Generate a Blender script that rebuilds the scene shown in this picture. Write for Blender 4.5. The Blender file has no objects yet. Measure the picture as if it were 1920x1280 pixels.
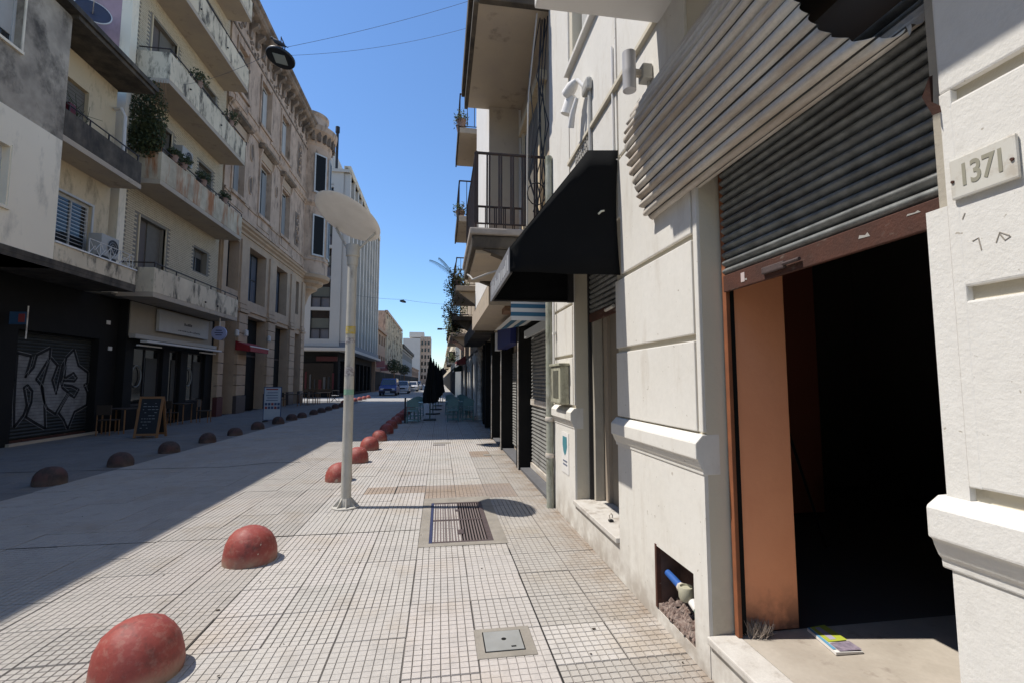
import bpy, bmesh, math, random
import numpy as np
from mathutils import Vector, Matrix
random.seed(7)
S = bpy.context.scene
COL = S.collection
# ------------------------------------------------------------------ camera
cd = bpy.data.cameras.new('camera'); cam = bpy.data.objects.new('camera', cd); COL.objects.link(cam)
cd.sensor_width = 36.0; cd.lens = 16.5; cd.clip_start = 0.05; cd.clip_end = 3000
cam.location = (0, 0, 1.6)
cam.rotation_euler = (math.radians(90 + 4.742), 0, math.radians(-8.69))
S.camera = cam
# ------------------------------------------------------------------ light
SUN = Vector((-2.07, 0.31, 3.72)).normalized()          # towards the sun
elev = math.asin(SUN.z); azim = math.atan2(SUN.x, SUN.y)  # clockwise from +Y
w = bpy.data.worlds.new('World'); S.world = w; w.use_nodes = True
nt = w.node_tree; bg = nt.nodes['Background']
sky = nt.nodes.new('ShaderNodeTexSky'); sky.sky_type = 'NISHITA'; sky.sun_disc = False
sky.sun_elevation = elev; sky.sun_rotation = azim
sky.altitude = 20; sky.air_density = 1.2; sky.dust_density = 0.0; sky.ozone_density = 10.0
nt.links.new(sky.outputs[0], bg.inputs[0]); bg.inputs[1].default_value = 0.15
sl = bpy.data.lights.new('sun', 'SUN'); sl.energy = 4.5; sl.angle = math.radians(0.5); sl.color = (1.0, 0.95, 0.88)
so = bpy.data.objects.new('sun', sl); COL.objects.link(so); so.location = (-30, 10, 60)
so.rotation_euler = SUN.to_track_quat('Z', 'Y').to_euler()
vs = S.view_settings; vs.view_transform = 'Standard'; vs.look = 'None'; vs.exposure = 0.3; vs.gamma = 1; vs.use_curve_mapping = False
S.cycles.max_bounces = 8; S.cycles.diffuse_bounces = 4; S.cycles.glossy_bounces = 3

# ------------------------------------------------------------------ helpers
WL = {}
def wloc(o): return WL.get(o.name, Vector((0, 0, 0))) if o else Vector((0, 0, 0))
def tag(o, label=None, cat=None, group=None, kind=None):
    if label: o['label'] = label
    if cat: o['category'] = cat
    if group: o['group'] = group
    if kind: o['kind'] = kind
    return o
def thing(name, label, cat, loc=(0, 0, 0), group=None):
    o = bpy.data.objects.new(name, None); COL.objects.link(o); o.empty_display_size = 0.2
    o.location = loc; WL[o.name] = Vector(loc)
    return tag(o, label, cat, group)
class MB:
    def __init__(s): s.v = []; s.f = []; s.mi = []; s.m = 0
    def _add(s, vs_, fs):
        b = len(s.v); s.v += [tuple(p) for p in vs_]
        for f in fs: s.f.append([b + i for i in f]); s.mi.append(s.m)
        return s
    def box(s, x0, x1, y0, y1, z0, z1):
        if x0 > x1: x0, x1 = x1, x0
        if y0 > y1: y0, y1 = y1, y0
        if z0 > z1: z0, z1 = z1, z0
        return s._add([(x0,y0,z0),(x1,y0,z0),(x1,y1,z0),(x0,y1,z0),(x0,y0,z1),(x1,y0,z1),(x1,y1,z1),(x0,y1,z1)],
                      [(0,3,2,1),(4,5,6,7),(0,1,5,4),(1,2,6,5),(2,3,7,6),(3,0,4,7)])
    def quad(s, a, b, c, d): return s._add([a, b, c, d], [(0, 1, 2, 3)])
    def poly(s, pts): return s._add(pts, [tuple(range(len(pts)))])
    def prism(s, pts, ax, a, b):
        """pts: 2D outline; ax 'x': (y,z), 'y': (x,z), 'z': (x,y); extruded a..b"""
        def mk(p, t): return {'x': (t, p[0], p[1]), 'y': (p[0], t, p[1]), 'z': (p[0], p[1], t)}[ax]
        n = len(pts); vs_ = [mk(p, a) for p in pts] + [mk(p, b) for p in pts]
        fs = [tuple(range(n - 1, -1, -1)), tuple(range(n, 2 * n))] + [(i, (i + 1) % n, n + (i + 1) % n, n + i) for i in range(n)]
        return s._add(vs_, fs)
    def sweep(s, pts, radii, n=8, cap=True, up=None):
        pts = [Vector(p) for p in pts]
        if not hasattr(radii, '__len__'): radii = [radii] * len(pts)
        vs_ = []; u = None
        for i, p in enumerate(pts):
            t = (pts[min(i + 1, len(pts) - 1)] - pts[max(i - 1, 0)]).normalized()
            if u is None:
                u = Vector((0, 0, 1)) if abs(t.z) < 0.9 else Vector((1, 0, 0))
            u = (u - t * u.dot(t)).normalized(); w_ = t.cross(u)
            for k in range(n):
                a = 2 * math.pi * k / n; vs_.append(p + (u * math.cos(a) + w_ * math.sin(a)) * radii[i])
        fs = []
        for i in range(len(pts) - 1):
            for k in range(n):
                fs.append((i*n+k, i*n+(k+1)%n, (i+1)*n+(k+1)%n, (i+1)*n+k))
        if cap: fs += [tuple(range(n - 1, -1, -1)), tuple(range((len(pts)-1)*n, len(pts)*n))]
        return s._add(vs_, fs)
    def cyl(s, p0, p1, r0, r1=None, n=12): return s.sweep([p0, p1], [r0, r0 if r1 is None else r1], n)
    def lathe(s, prof, c, n=24, ang=2 * math.pi, a0=0, squash=1.0):
        full = abs(ang - 2 * math.pi) < 1e-6; m = n if full else n + 1
        vs_ = [(c[0] + r * math.cos(a0 + ang*k/n), c[1] + r * squash * math.sin(a0 + ang*k/n), c[2] + z) for (r, z) in prof for k in range(m)]
        fs = []
        for i in range(len(prof) - 1):
            for k in range(n):
                k2 = (k + 1) % m if full else k + 1
                fs.append((i*m+k, i*m+k2, (i+1)*m+k2, (i+1)*m+k))
        if full:
            if prof[0][0] > 1e-4: fs.append(tuple(range(m - 1, -1, -1)))
            if prof[-1][0] > 1e-4: fs.append(tuple((len(prof)-1)*m + k for k in range(m)))
        return s._add(vs_, fs)
    def build(s, name, mats, parent=None, bevel=0.0, smooth=False, seg=2, recalc=True, angle=None):
        V = np.array(s.v, dtype=float); lo = V.min(0); hi = V.max(0)
        c = np.array([(lo[0]+hi[0])/2, (lo[1]+hi[1])/2, lo[2]])
        me = bpy.data.meshes.new(name)
        bm = bmesh.new(); bv = [bm.verts.new(tuple(p)) for p in (V - c)]
        for f, mi in zip(s.f, s.mi):
            try: fc = bm.faces.new([bv[i] for i in f]); fc.material_index = mi
            except ValueError: pass
        bmesh.ops.remove_doubles(bm, verts=bm.verts, dist=1e-6) if smooth else None
        if recalc: bmesh.ops.recalc_face_normals(bm, faces=bm.faces)
        if bevel > 0:
            bmesh.ops.bevel(bm, geom=[e for e in bm.edges if len(e.link_faces) == 2 and e.calc_face_angle(0) > 0.5], offset=bevel, segments=seg, profile=0.6, affect='EDGES', clamp_overlap=True)
        if smooth or angle:
            for fc in bm.faces: fc.smooth = True
            lim = angle or 0.7
            for e in bm.edges:
                if len(e.link_faces) == 2 and e.calc_face_angle(0) > lim: e.smooth = False
        bm.to_mesh(me); bm.free()
        for m in (mats if isinstance(mats, (list, tuple)) else [mats]): me.materials.append(m)
        o = bpy.data.objects.new(name, me); COL.objects.link(o)
        o.parent = parent; o.location = Vector(c) - wloc(parent); WL[o.name] = Vector(c)
        return o
def inst(src, name, parent, loc, rot=None, scale=None):
    """another object on the mesh of src, its origin at world position loc"""
    o = bpy.data.objects.new(name, src.data); COL.objects.link(o); o.parent = parent
    o.location = Vector(loc) - wloc(parent); WL[o.name] = Vector(loc)
    if rot: o.rotation_euler = rot
    if scale: o.scale = scale
    return o
def copy_tree(o, parent=None):
    c = o.copy(); COL.objects.link(c); c.parent = parent
    for ch in list(o.children): copy_tree(ch, c)
    return c
def text_mesh(name, txt, size, mat, parent, loc, rot, extrude=0.002, sx=1.0):
    cu = bpy.data.curves.new(name, 'FONT'); cu.body = txt; cu.size = size; cu.extrude = extrude; cu.offset = size * .018; cu.align_x = 'CENTER'; cu.align_y = 'CENTER'
    t = bpy.data.objects.new(name + '_curve', cu); COL.objects.link(t)
    dg = bpy.context.evaluated_depsgraph_get(); me = bpy.data.meshes.new_from_object(t.evaluated_get(dg))
    bpy.data.objects.remove(t); me.materials.clear(); me.materials.append(mat)
    o = bpy.data.objects.new(name, me); COL.objects.link(o); o.parent = parent
    o.location = Vector(loc) - wloc(parent); o.rotation_euler = rot; o.scale = (sx, 1, 1); WL[o.name] = Vector(loc)
    return o

# ------------------------------------------------------------------ materials
def N(t, k, **kw):
    n = t.nodes.new(k)
    for a, b in kw.items(): setattr(n, a, b)
    return n
def M(name, col, rough=0.8, var=0.0, vs_=2.0, col2=None, stain=None, stain_s=(0.6, 0.6, 0.25), stain_t=(0.45, 0.65), bump=0.0, bs=60.0, metal=0.0, spec=0.35, grime=None, fine=0.0, emit=None, rust=None, specks=None, local=False, detail=6.0):
    """col: base; col2+var: soft mottling; stain: (colour, amount) streaked patches; grime: (colour, amount, z0, z1) splash-back dirt near a foot; bump: relief strength at scale bs"""
    m = bpy.data.materials.new(name); m.use_nodes = True; t = m.node_tree; b = t.nodes['Principled BSDF']; L = t.links.new
    b.inputs['Roughness'].default_value = rough; b.inputs['Metallic'].default_value = metal
    b.inputs['Specular IOR Level'].default_value = spec
    if emit:
        b.inputs['Emission Color'].default_value = (*emit[0], 1); b.inputs['Emission Strength'].default_value = emit[1]
    if local: pos = N(t, 'ShaderNodeTexCoord').outputs['Object']
    else: pos = N(t, 'ShaderNodeNewGeometry').outputs['Position']
    def noise(scale, det=detail, vec=None, rough_=0.6):
        n = N(t, 'ShaderNodeTexNoise'); n.inputs['Scale'].default_value = scale; n.inputs['Detail'].default_value = det; n.inputs['Roughness'].default_value = rough_
        L(vec or pos, n.inputs['Vector']); return n.outputs['Fac']
    def ramp(fac, a, c):
        r = N(t, 'ShaderNodeMapRange'); r.inputs[1].default_value = a; r.inputs[2].default_value = c; L(fac, r.inputs[0]); return r.outputs[0]
    def mix(fac, a, c, k=None):
        x = N(t, 'ShaderNodeMix', data_type='RGBA'); 
        if k: 
            mm = N(t, 'ShaderNodeMath', operation='MULTIPLY'); mm.inputs[1].default_value = k; L(fac, mm.inputs[0]); fac = mm.outputs[0]
        L(fac, x.inputs[0])
        for i, v in ((6, a), (7, c)):
            if isinstance(v, tuple): x.inputs[i].default_value = (*v, 1)
            else: L(v, x.inputs[i])
        return x.outputs[2]
    cur = col
    if var > 0:
        c2 = col2 or tuple(c * 0.72 for c in col)
        cur = mix(ramp(noise(vs_), 0.35, 0.68), cur, c2, var)
    if fine > 0:
        cur = mix(ramp(noise(vs_ * 14, 3), 0.35, 0.7), cur, tuple(c * 0.5 for c in col), fine)
    if stain:
        mp = N(t, 'ShaderNodeMapping'); mp.inputs['Scale'].default_value = stain_s; L(pos, mp.inputs[0])
        cur = mix(ramp(noise(3.0, 8, mp.outputs[0], 0.68), *stain_t), cur, stain[0], stain[1])
    if rust:
        cur = mix(ramp(noise(rust[2], 8, None, 0.7), 0.5, 0.62), cur, rust[0], rust[1])
    if specks:
        for sc_, lo in ((specks[1], .73), (specks[1] * .22, .755)):
            cur = mix(ramp(noise(sc_, 2, None, 0.5), lo, lo + .03), cur, specks[0], specks[2])
    if grime:
        sp = N(t, 'ShaderNodeSeparateXYZ'); L(N(t, 'ShaderNodeNewGeometry').outputs['Position'], sp.inputs[0])
        g = N(t, 'ShaderNodeMapRange'); g.inputs[1].default_value = grime[3]; g.inputs[2].default_value = grime[2]; L(sp.outputs[2], g.inputs[0])
        mu = N(t, 'ShaderNodeMath', operation='MULTIPLY'); L(g.outputs[0], mu.inputs[0]); L(ramp(noise(5.0, 8), 0.35, 0.6), mu.inputs[1])
        cur = mix(mu.outputs[0], cur, grime[0], grime[1])
    if isinstance(cur, tuple): b.inputs['Base Color'].default_value = (*cur, 1)
    else: L(cur, b.inputs['Base Color'])
    if bump > 0:
        bu = N(t, 'ShaderNodeBump'); bu.inputs['Strength'].default_value = bump; bu.inputs['Distance'].default_value = 0.01
        L(noise(bs, 8), bu.inputs['Height']); L(bu.outputs[0], b.inputs['Normal'])
    if var > 0 and rough < 0.75:
        L(N_range(t, noise(vs_ * 3, 4), rough - 0.08, rough + 0.15), b.inputs['Roughness'])
    return m
def N_range(t, fac, a, c):
    r = N(t, 'ShaderNodeMapRange'); r.inputs[3].default_value = a; r.inputs[4].default_value = c; t.links.new(fac, r.inputs[0]); return r.outputs[0]

white = M('white_plaster', (0.70, 0.675, 0.62), 0.85, 0.5, 1.6, (0.62, 0.59, 0.525), stain=((0.44, 0.38, 0.30), 0.45), stain_s=(1.6, 1.6, 0.35), stain_t=(0.54, 0.72), specks=((0.33, 0.28, 0.22), 34.0, .7), bump=0.10, bs=38, grime=((0.30, 0.25, 0.20), 0.75, 0.0, 0.45), fine=0.10)
white_r = M('rough_white_plaster', (0.70, 0.68, 0.635), 0.9, 0.5, 1.6, (0.63, 0.605, 0.55), stain=((0.42, 0.38, 0.32), 0.3), stain_s=(1.2, 1.2, 0.5), stain_t=(0.58, 0.76), bump=0.24, bs=75, fine=0.1, specks=((0.3, 0.26, 0.2), 40.0, .7))
white_s = M('smooth_white_plaster', (0.74, 0.72, 0.69), 0.8, 0.3, 1.2, (0.56, 0.54, 0.49), stain=((0.42, 0.39, 0.34), 0.3), stain_t=(0.55, 0.75), bump=0.2, bs=30)
beige_shade_p = M('beige_shade_plaster', (0.60, 0.545, 0.43), 0.85, 0.4, 1.5, (0.53, 0.48, 0.38), bump=0.25, bs=40, grime=((0.25, 0.2, 0.16), 0.6, 0.1, 0.6))  # beige stands for warm shade on the reveals; also tints joints and string course
shade_and_post_beige = M('shade_and_post_beige', (0.42, 0.385, 0.32), 0.9, 0.4, 6, bump=0.3, bs=60)  # tone imitates shade on the pier edge strip; also colours the window post
orange = M('terracotta_paint', (0.86, 0.37, 0.19), 0.7, 0.5, 3.0, (0.76, 0.30, 0.15), stain=((0.16, 0.06, 0.045), 0.6), stain_t=(0.60, 0.75), bump=0.15, bs=25, grime=((0.06, 0.04, 0.035), 0.9, 0.22, 0.5))
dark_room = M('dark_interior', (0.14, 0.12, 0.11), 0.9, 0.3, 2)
red_room = M('dark_red_interior', (0.35, 0.11, 0.07), 0.9, 0.3, 2)
marble = M('speckled_marble', (0.60, 0.57, 0.52), 0.55, 0.5, 9, (0.44, 0.40, 0.35), stain=((0.20, 0.15, 0.11), 0.7), stain_s=(1.5, 1.5, 1.5), stain_t=(0.55, 0.72), fine=0.25)
floor_dirty = M('dusty_floor', (0.46, 0.41, 0.345), 0.8, 0.6, 3, (0.29, 0.25, 0.2), stain=((0.14, 0.10, 0.08), 0.7), stain_s=(1.5, 1.5, 1.5), stain_t=(0.58, 0.74), fine=0.15)
rust_m = M('rusted_iron', (0.085, 0.032, 0.02), 0.75, 0.6, 9, (0.04, 0.022, 0.017), stain=((0.20, 0.17, 0.14), 0.6), stain_s=(4, 2, 6), stain_t=(0.60, 0.7), bump=0.3, bs=80)
rust_rail = M('rusted_rail', (0.27, 0.095, 0.04), 0.7, 0.7, 7, (0.16, 0.06, 0.03), bump=0.2, bs=60)
dark_groove = M('dark_groove', (0.055, 0.06, 0.06), 0.9, 0.6, 8, (0.10, 0.075, 0.055))  # dark tone for the valleys of the hood's ribs
galv = M('galvanised_sheet', (0.72, 0.68, 0.61), 0.55, 0.5, 4, (0.56, 0.52, 0.455), stain=((0.33, 0.25, 0.18), 0.7), stain_s=(1.0, 0.35, 3.0), stain_t=(0.42, 0.62), metal=0.1, fine=.25, spec=0.4, bump=0.12, bs=120)
slat_m = M('shutter_steel', (0.25, 0.26, 0.25), 0.45, 0.8, 14, (0.10, 0.105, 0.102), stain=((0.07, 0.06, 0.055), 0.6), stain_s=(2, 0.5, 4), stain_t=(0.5, 0.7), metal=0.3, bump=0.3, bs=160)
black_fab = M('black_awning_canvas', (0.006, 0.0065, 0.0075), 0.8, 0.5, 2, (0.011, 0.012, 0.013), bump=0.2, bs=220, spec=0.08)
black_in = M('awning_lining', (0.009, 0.009, 0.01), 0.85)
grey_fascia = M('faded_vinyl', (0.20, 0.20, 0.21), 0.55, 0.4, 6)
pale_vinyl = M('pale_lettering_vinyl', (0.55, 0.55, 0.55), 0.5)
black_metal = M('black_metal', (0.018, 0.018, 0.02), 0.5, 0.4, 10, (0.035, 0.03, 0.028))
rail_metal = M('rail_iron', (0.025, 0.022, 0.021), 0.5, 0.5, 14, (0.08, 0.035, 0.024))
red_rail = M('red_lead_rail', (0.12, 0.035, 0.03), 0.55, 0.5, 8)
grey_soffit = M('stained_render', (0.46, 0.38, 0.28), 0.9, 0.5, 1.4, (0.33, 0.28, 0.25), stain=((0.10, 0.085, 0.07), 0.7), stain_s=(0.8, 0.8, 0.8), stain_t=(0.58, 0.74), bump=0.2, bs=25)
sooty = M('sooty_render', (0.13, 0.108, 0.082), 0.95, 0.85, 2.2, (0.04, 0.034, 0.027), stain=((0.035, 0.03, 0.028), 0.8), stain_s=(1, 1, 0.4), stain_t=(0.45, 0.66), bump=0.4, bs=18)
stain_cream = M('stained_cream_render', (0.72, 0.61, 0.44), 0.9, 0.7, 0.9, (0.48, 0.40, 0.285), stain=((0.075, 0.065, 0.052), 0.92), stain_s=(1.1, 0.9, 0.38), stain_t=(0.50, 0.63), bump=0.25, bs=20)
rusty_cream = M('rust_streaked_render', (0.58, 0.495, 0.355), 0.9, 0.8, 1.6, (0.27, 0.225, 0.16), stain=((0.34, 0.13, 0.045), 0.92), stain_s=(0.9, 0.55, 0.12), stain_t=(0.50, 0.62), bump=0.25, bs=20)
cream = M('cream_paint', (0.64, 0.52, 0.34), 0.9, 0.5, 1.0, (0.49, 0.405, 0.28), stain=((0.15, 0.125, 0.09), 0.75), stain_s=(1.0, .8, .35), stain_t=(0.53, 0.72), bump=0.15, bs=20)
light_render = M('pale_grey_render', (0.86, 0.76, 0.59), 0.9, 0.4, 0.8, (0.75, 0.66, 0.505), stain=((0.3, 0.27, 0.22), 0.6), stain_s=(1.0, .8, .3), stain_t=(0.54, 0.74), bump=0.15, bs=15)
mould_grey = M('mouldy_grey_render', (0.50, 0.43, 0.335), 0.95, 0.85, 1.1, (0.17, 0.145, 0.115), stain=((0.06, 0.052, 0.042), 0.85), stain_s=(0.8, 0.6, 0.5), stain_t=(0.48, 0.68), bump=0.35, bs=14)
pinkw = M('faded_pink_paint', (0.46, 0.31, 0.335), 0.9, 0.5, 1.0, (0.24, 0.165, 0.185), stain=((0.2, 0.17, 0.17), 0.5), bump=0.15, bs=12)
slip_brick = M('cream_slip_brick', (0.58, 0.485, 0.34), 0.85, 0.6, 3, (0.45, 0.375, 0.26), bump=0.2, bs=40)
mortar = M('brick_mortar', (0.22, 0.2, 0.165), 0.95)
black_paint = M('black_painted_front', (0.009, 0.0088, 0.0085), 0.8, 0.5, 2, (0.016, 0.015, 0.014), spec=0.2)
shut_green = M('dark_roller_slats', (0.028, 0.031, 0.03), 0.65, 0.5, 4, (0.018, 0.02, 0.019))
silver = M('silver_spray_paint', (0.27, 0.27, 0.27), 0.6, 0.8, 4, (0.10, 0.10, 0.10), fine=0.5)
spray_black = M('black_spray_paint', (0.008, 0.008, 0.009), 0.7)
glass = M('window_glass', (0.018, 0.021, 0.025), 0.04, spec=0.9)
glass_d = M('dim_shop_glass', (0.012, 0.012, 0.013), 0.08, spec=0.5)
dark_pane = M('dim_turret_glass', (0.012, 0.012, 0.012), 0.5, spec=0.12)
curtain = M('net_curtain', (0.38, 0.38, 0.38), 0.9, 0.6, 2.2, (0.22, 0.22, 0.23))
shutw = M('pale_roller_blind', (0.44, 0.43, 0.40), 0.8, 0.3, 3)
shutb = M('grey_wood_shutter', (0.16, 0.145, 0.12), 0.8, 0.5, 5)
wframe = M('white_window_frame', (0.52, 0.52, 0.50), 0.6, 0.3, 5)
stone3 = M('pink_grey_stucco', (0.55, 0.40, 0.29), 0.92, 0.75, 0.9, (0.34, 0.245, 0.175), stain=((0.10, 0.075, 0.055), 0.85), stain_s=(0.8, 0.8, 0.28), stain_t=(0.50, 0.68), bump=0.25, bs=14)
stone3b = M('buff_stone', (0.48, 0.35, 0.235), 0.92, 0.6, 1.3, (0.34, 0.245, 0.165), stain=((0.14, 0.11, 0.085), 0.6), stain_t=(0.58, 0.76), bump=0.3, bs=16)
stone3d = M('sooty_cornice_stone', (0.30, 0.225, 0.165), 0.95, 0.9, 1.2, (0.10, 0.076, 0.058), stain=((0.07, 0.06, 0.05), 0.8), stain_s=(0.9, 0.9, 0.5), stain_t=(0.46, 0.66), bump=0.4, bs=10)
granite = M('dark_granite', (0.085, 0.065, 0.06), 0.5, 0.5, 12)
oxblood = M('oxblood_base', (0.10, 0.03, 0.026), 0.6, 0.4, 6)
white4 = M('white_modern_render', (0.54, 0.495, 0.43), 0.8, 0.4, 0.5, (0.45, 0.41, 0.355), stain=((0.36, 0.36, 0.37), 0.4), stain_t=(0.6, 0.8))
grey4 = M('grey_spandrel', (0.20, 0.20, 0.21), 0.7, 0.3, 1)
blind4 = M('olive_blind', (0.13, 0.125, 0.095), 0.8, 0.3, 2)
tile_m = None
lampgrey = M('grey_lamp_paint', (0.46, 0.44, 0.39), 0.55, 0.5, 8, (0.36, 0.34, 0.295), stain=((0.14, 0.12, 0.10), 0.6), stain_s=(4, 4, 1.2), stain_t=(0.58, 0.7))
discw = M('white_reflector', (0.82, 0.79, 0.74), 0.6, 0.3, 5, (0.55, 0.52, 0.47))
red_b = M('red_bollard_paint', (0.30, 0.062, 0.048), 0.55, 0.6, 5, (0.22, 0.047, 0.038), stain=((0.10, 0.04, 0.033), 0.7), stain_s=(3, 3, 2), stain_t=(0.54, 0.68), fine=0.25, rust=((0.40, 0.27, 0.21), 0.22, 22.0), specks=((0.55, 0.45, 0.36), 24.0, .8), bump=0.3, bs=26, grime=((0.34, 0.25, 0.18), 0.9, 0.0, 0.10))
red_d = M('dark_bollard_paint', (0.095, 0.042, 0.036), 0.85, 0.9, 7, (0.055, 0.046, 0.04), stain=((0.035, 0.028, 0.024), 0.9), stain_s=(3, 3, 2), stain_t=(0.46, 0.62), bump=0.3, bs=26, grime=((0.16, 0.12, 0.09), 0.8, 0.0, 0.1))  # left row: darker and browner than the right-hand bollards
iron = M('cast_iron', (0.085, 0.062, 0.058), 0.6, 0.6, 12, (0.05, 0.035, 0.034), bump=0.2, bs=80)
iron_l = M('worn_iron_bar', (0.15, 0.12, 0.11), 0.55, 0.6, 20, (0.16, 0.12, 0.11))
blue_ir = M('blue_painted_iron', (0.03, 0.036, 0.085), 0.6, 0.5, 10)
concrete = M('collar_concrete', (0.29, 0.262, 0.222), 0.9, 0.8, 5, (0.20, 0.18, 0.15), bump=0.3, bs=70, fine=0.2)
cover_m = M('steel_cover', (0.30, 0.30, 0.285), 0.6, 0.5, 7, (0.22, 0.22, 0.2), metal=0.2)
black_pit = M('black_gap', (0.004, 0.004, 0.004), 1.0)
wood = M('chalkboard_wood', (0.26, 0.13, 0.055), 0.6, 0.5, 12)
slate = M('chalkboard_slate', (0.02, 0.024, 0.028), 0.7)
chalk = M('chalk', (0.3, 0.32, 0.34), 0.9)
ban_w = M('banner_print_white', (0.42, 0.46, 0.50), 0.6, 0.3, 4)
ban_b = M('banner_print_blue', (0.05, 0.08, 0.16), 0.6)
ban_r = M('banner_print_red', (0.25, 0.05, 0.05), 0.6)
red_awn = M('red_awning_canvas', (0.27, 0.022, 0.025), 0.7)
white_trim = M('white_trim', (0.6, 0.58, 0.55), 0.7)
green_ch = M('teal_chair_paint', (0.12, 0.24, 0.225), 0.4, 0.4, 8, (0.08, 0.17, 0.165), spec=.6)
umb_m = M('black_umbrella_cloth', (0.012, 0.011, 0.010), 0.85, 0.4, 8)
leaf_m = M('leaf_green', (0.045, 0.075, 0.022), 0.6, 0.9, 7, (0.09, 0.11, 0.035))
leaf_d = M('ivy_dark', (0.03, 0.045, 0.018), 0.7, 0.9, 7, (0.075, 0.085, 0.035))
pot = M('clay_pot', (0.30, 0.20, 0.16), 0.8, 0.4, 8)
cable_m = M('cable_black', (0.02, 0.02, 0.022), 0.6)
cable_g = M('cable_grey', (0.11, 0.115, 0.125), 0.6)
cable_w = M('cable_pale', (0.35, 0.33, 0.3), 0.6)
ac_m = M('ac_casing', (0.40, 0.39, 0.36), 0.6, 0.3, 5)
# ------------------------------------------------------------------ ground
T = 0.43; TX0, TY0 = -0.19, 2.72
def tile_material(name, c1, c2, c3, fine=True):
    m = bpy.data.materials.new(name); m.use_nodes = True; t = m.node_tree; b = t.nodes['Principled BSDF']; L = t.links.new
    b.inputs['Roughness'].default_value = 0.78; b.inputs['Specular IOR Level'].default_value = 0.3
    pos = N(t, 'ShaderNodeNewGeometry').outputs['Position']
    sub = N(t, 'ShaderNodeVectorMath', operation='SUBTRACT'); sub.inputs[1].default_value = (TX0, TY0, 0.2); L(pos, sub.inputs[0])
    div = N(t, 'ShaderNodeVectorMath', operation='DIVIDE'); div.inputs[1].default_value = (T, T, 50); L(sub.outputs[0], div.inputs[0])
    fl = N(t, 'ShaderNodeVectorMath', operation='FLOOR'); L(div.outputs[0], fl.inputs[0])
    wn = N(t, 'ShaderNodeTexWhiteNoise', noise_dimensions='3D'); L(fl.outputs[0], wn.inputs[0])
    def noise(s, d=6, r=0.6):
        n = N(t, 'ShaderNodeTexNoise'); n.inputs['Scale'].default_value = s; n.inputs['Detail'].default_value = d; n.inputs['Roughness'].default_value = r
        L(pos, n.inputs['Vector']); return n.outputs['Fac']
    def mr(f, a, c, lo=0, hi=1):
        r = N(t, 'ShaderNodeMapRange'); r.inputs[1].default_value = a; r.inputs[2].default_value = c; r.inputs[3].default_value = lo; r.inputs[4].default_value = hi; L(f, r.inputs[0]); return r.outputs[0]
    def mix(f, a, c):
        x = N(t, 'ShaderNodeMix', data_type='RGBA'); L(f, x.inputs[0])
        for i, v in ((6, a), (7, c)):
            if isinstance(v, tuple): x.inputs[i].default_value = (*v, 1)
            else: L(v, x.inputs[i])
        return x.outputs[2]
    cur = mix(mr(noise(0.55, 3), 0.38, 0.62), c1, c2)
    cur = mix(mr(wn.outputs[0], 0.55, 1.0, 0, 0.45), cur, c3)
    cur = mix(mr(noise(4.5, 8, 0.7), 0.5, 0.75, 0, 0.55), cur, tuple(c * 0.55 for c in c1))
    cur = mix(mr(noise(70, 3), 0.4, 0.75, 0, 0.35), cur, tuple(c * 0.6 for c in c1))
    cur = mix(mr(noise(0.22, 4), 0.5, 0.7, 0, 0.35), cur, tuple(c * 0.6 for c in c1))
    sx = N(t, 'ShaderNodeSeparateXYZ'); L(pos, sx.inputs[0])          # brown dust gathered along the wall foot
    ft = N(t, 'ShaderNodeMath', operation='MULTIPLY'); L(mr(sx.outputs[0], 1.0, 1.46), ft.inputs[0]); L(mr(noise(3.2, 7, .7), .36, .58), ft.inputs[1]); cur = mix(ft.outputs[0], cur, (0.27, 0.215, 0.165))
    cur = mix(mr(noise(1.1, 5, .65), 0.52, 0.66, 0, 0.45), cur, (c1[0] * .80, c1[1] * .72, c1[2] * .60))
    L(cur, b.inputs['Base Color'])
    bu = N(t, 'ShaderNodeBump'); bu.inputs['Strength'].default_value = 0.35; bu.inputs['Distance'].default_value = 0.004
    L(noise(150, 4), bu.inputs['Height']); L(bu.outputs[0], b.inputs['Normal'])
    return m
tile_m = tile_material('pavement_tile', (0.44, 0.415, 0.375), (0.465, 0.425, 0.39), (0.37, 0.35, 0.32))
brown_t = tile_material('brown_patch_tile', (0.31, 0.26, 0.225), (0.34, 0.265, 0.20), (0.28, 0.25, 0.225))
grey_t = tile_material('grey_beige_tile', (0.39, 0.365, 0.33), (0.415, 0.38, 0.335), (0.34, 0.315, 0.285))
pink_t = tile_material('pinkish_tile', (0.455, 0.425, 0.39), (0.475, 0.43, 0.395), (0.42, 0.395, 0.365))
pale_t = tile_material('pale_tile', (0.50, 0.47, 0.435), (0.48, 0.45, 0.405), (0.46, 0.43, 0.395))
road_t = tile_material('roadway_shade_tile', (0.365, 0.34, 0.305), (0.385, 0.352, 0.318), (0.305, 0.285, 0.255))  # tone lowered below the pavement's to stand in for shade
walk_t = tile_material('footway_shade_tile', (0.17, 0.165, 0.16), (0.20, 0.19, 0.18), (0.13, 0.128, 0.125))  # guessed darker cement; the low tone also stands in for deep shade
grout = M('dirty_grout', (0.115, 0.104, 0.094), 0.95, 0.6, 3, (0.17, 0.155, 0.142))
asph = M('concrete_roadway', (0.33, 0.32, 0.30), 0.9, 0.5, 0.6, (0.27, 0.26, 0.25), fine=0.2)
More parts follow.
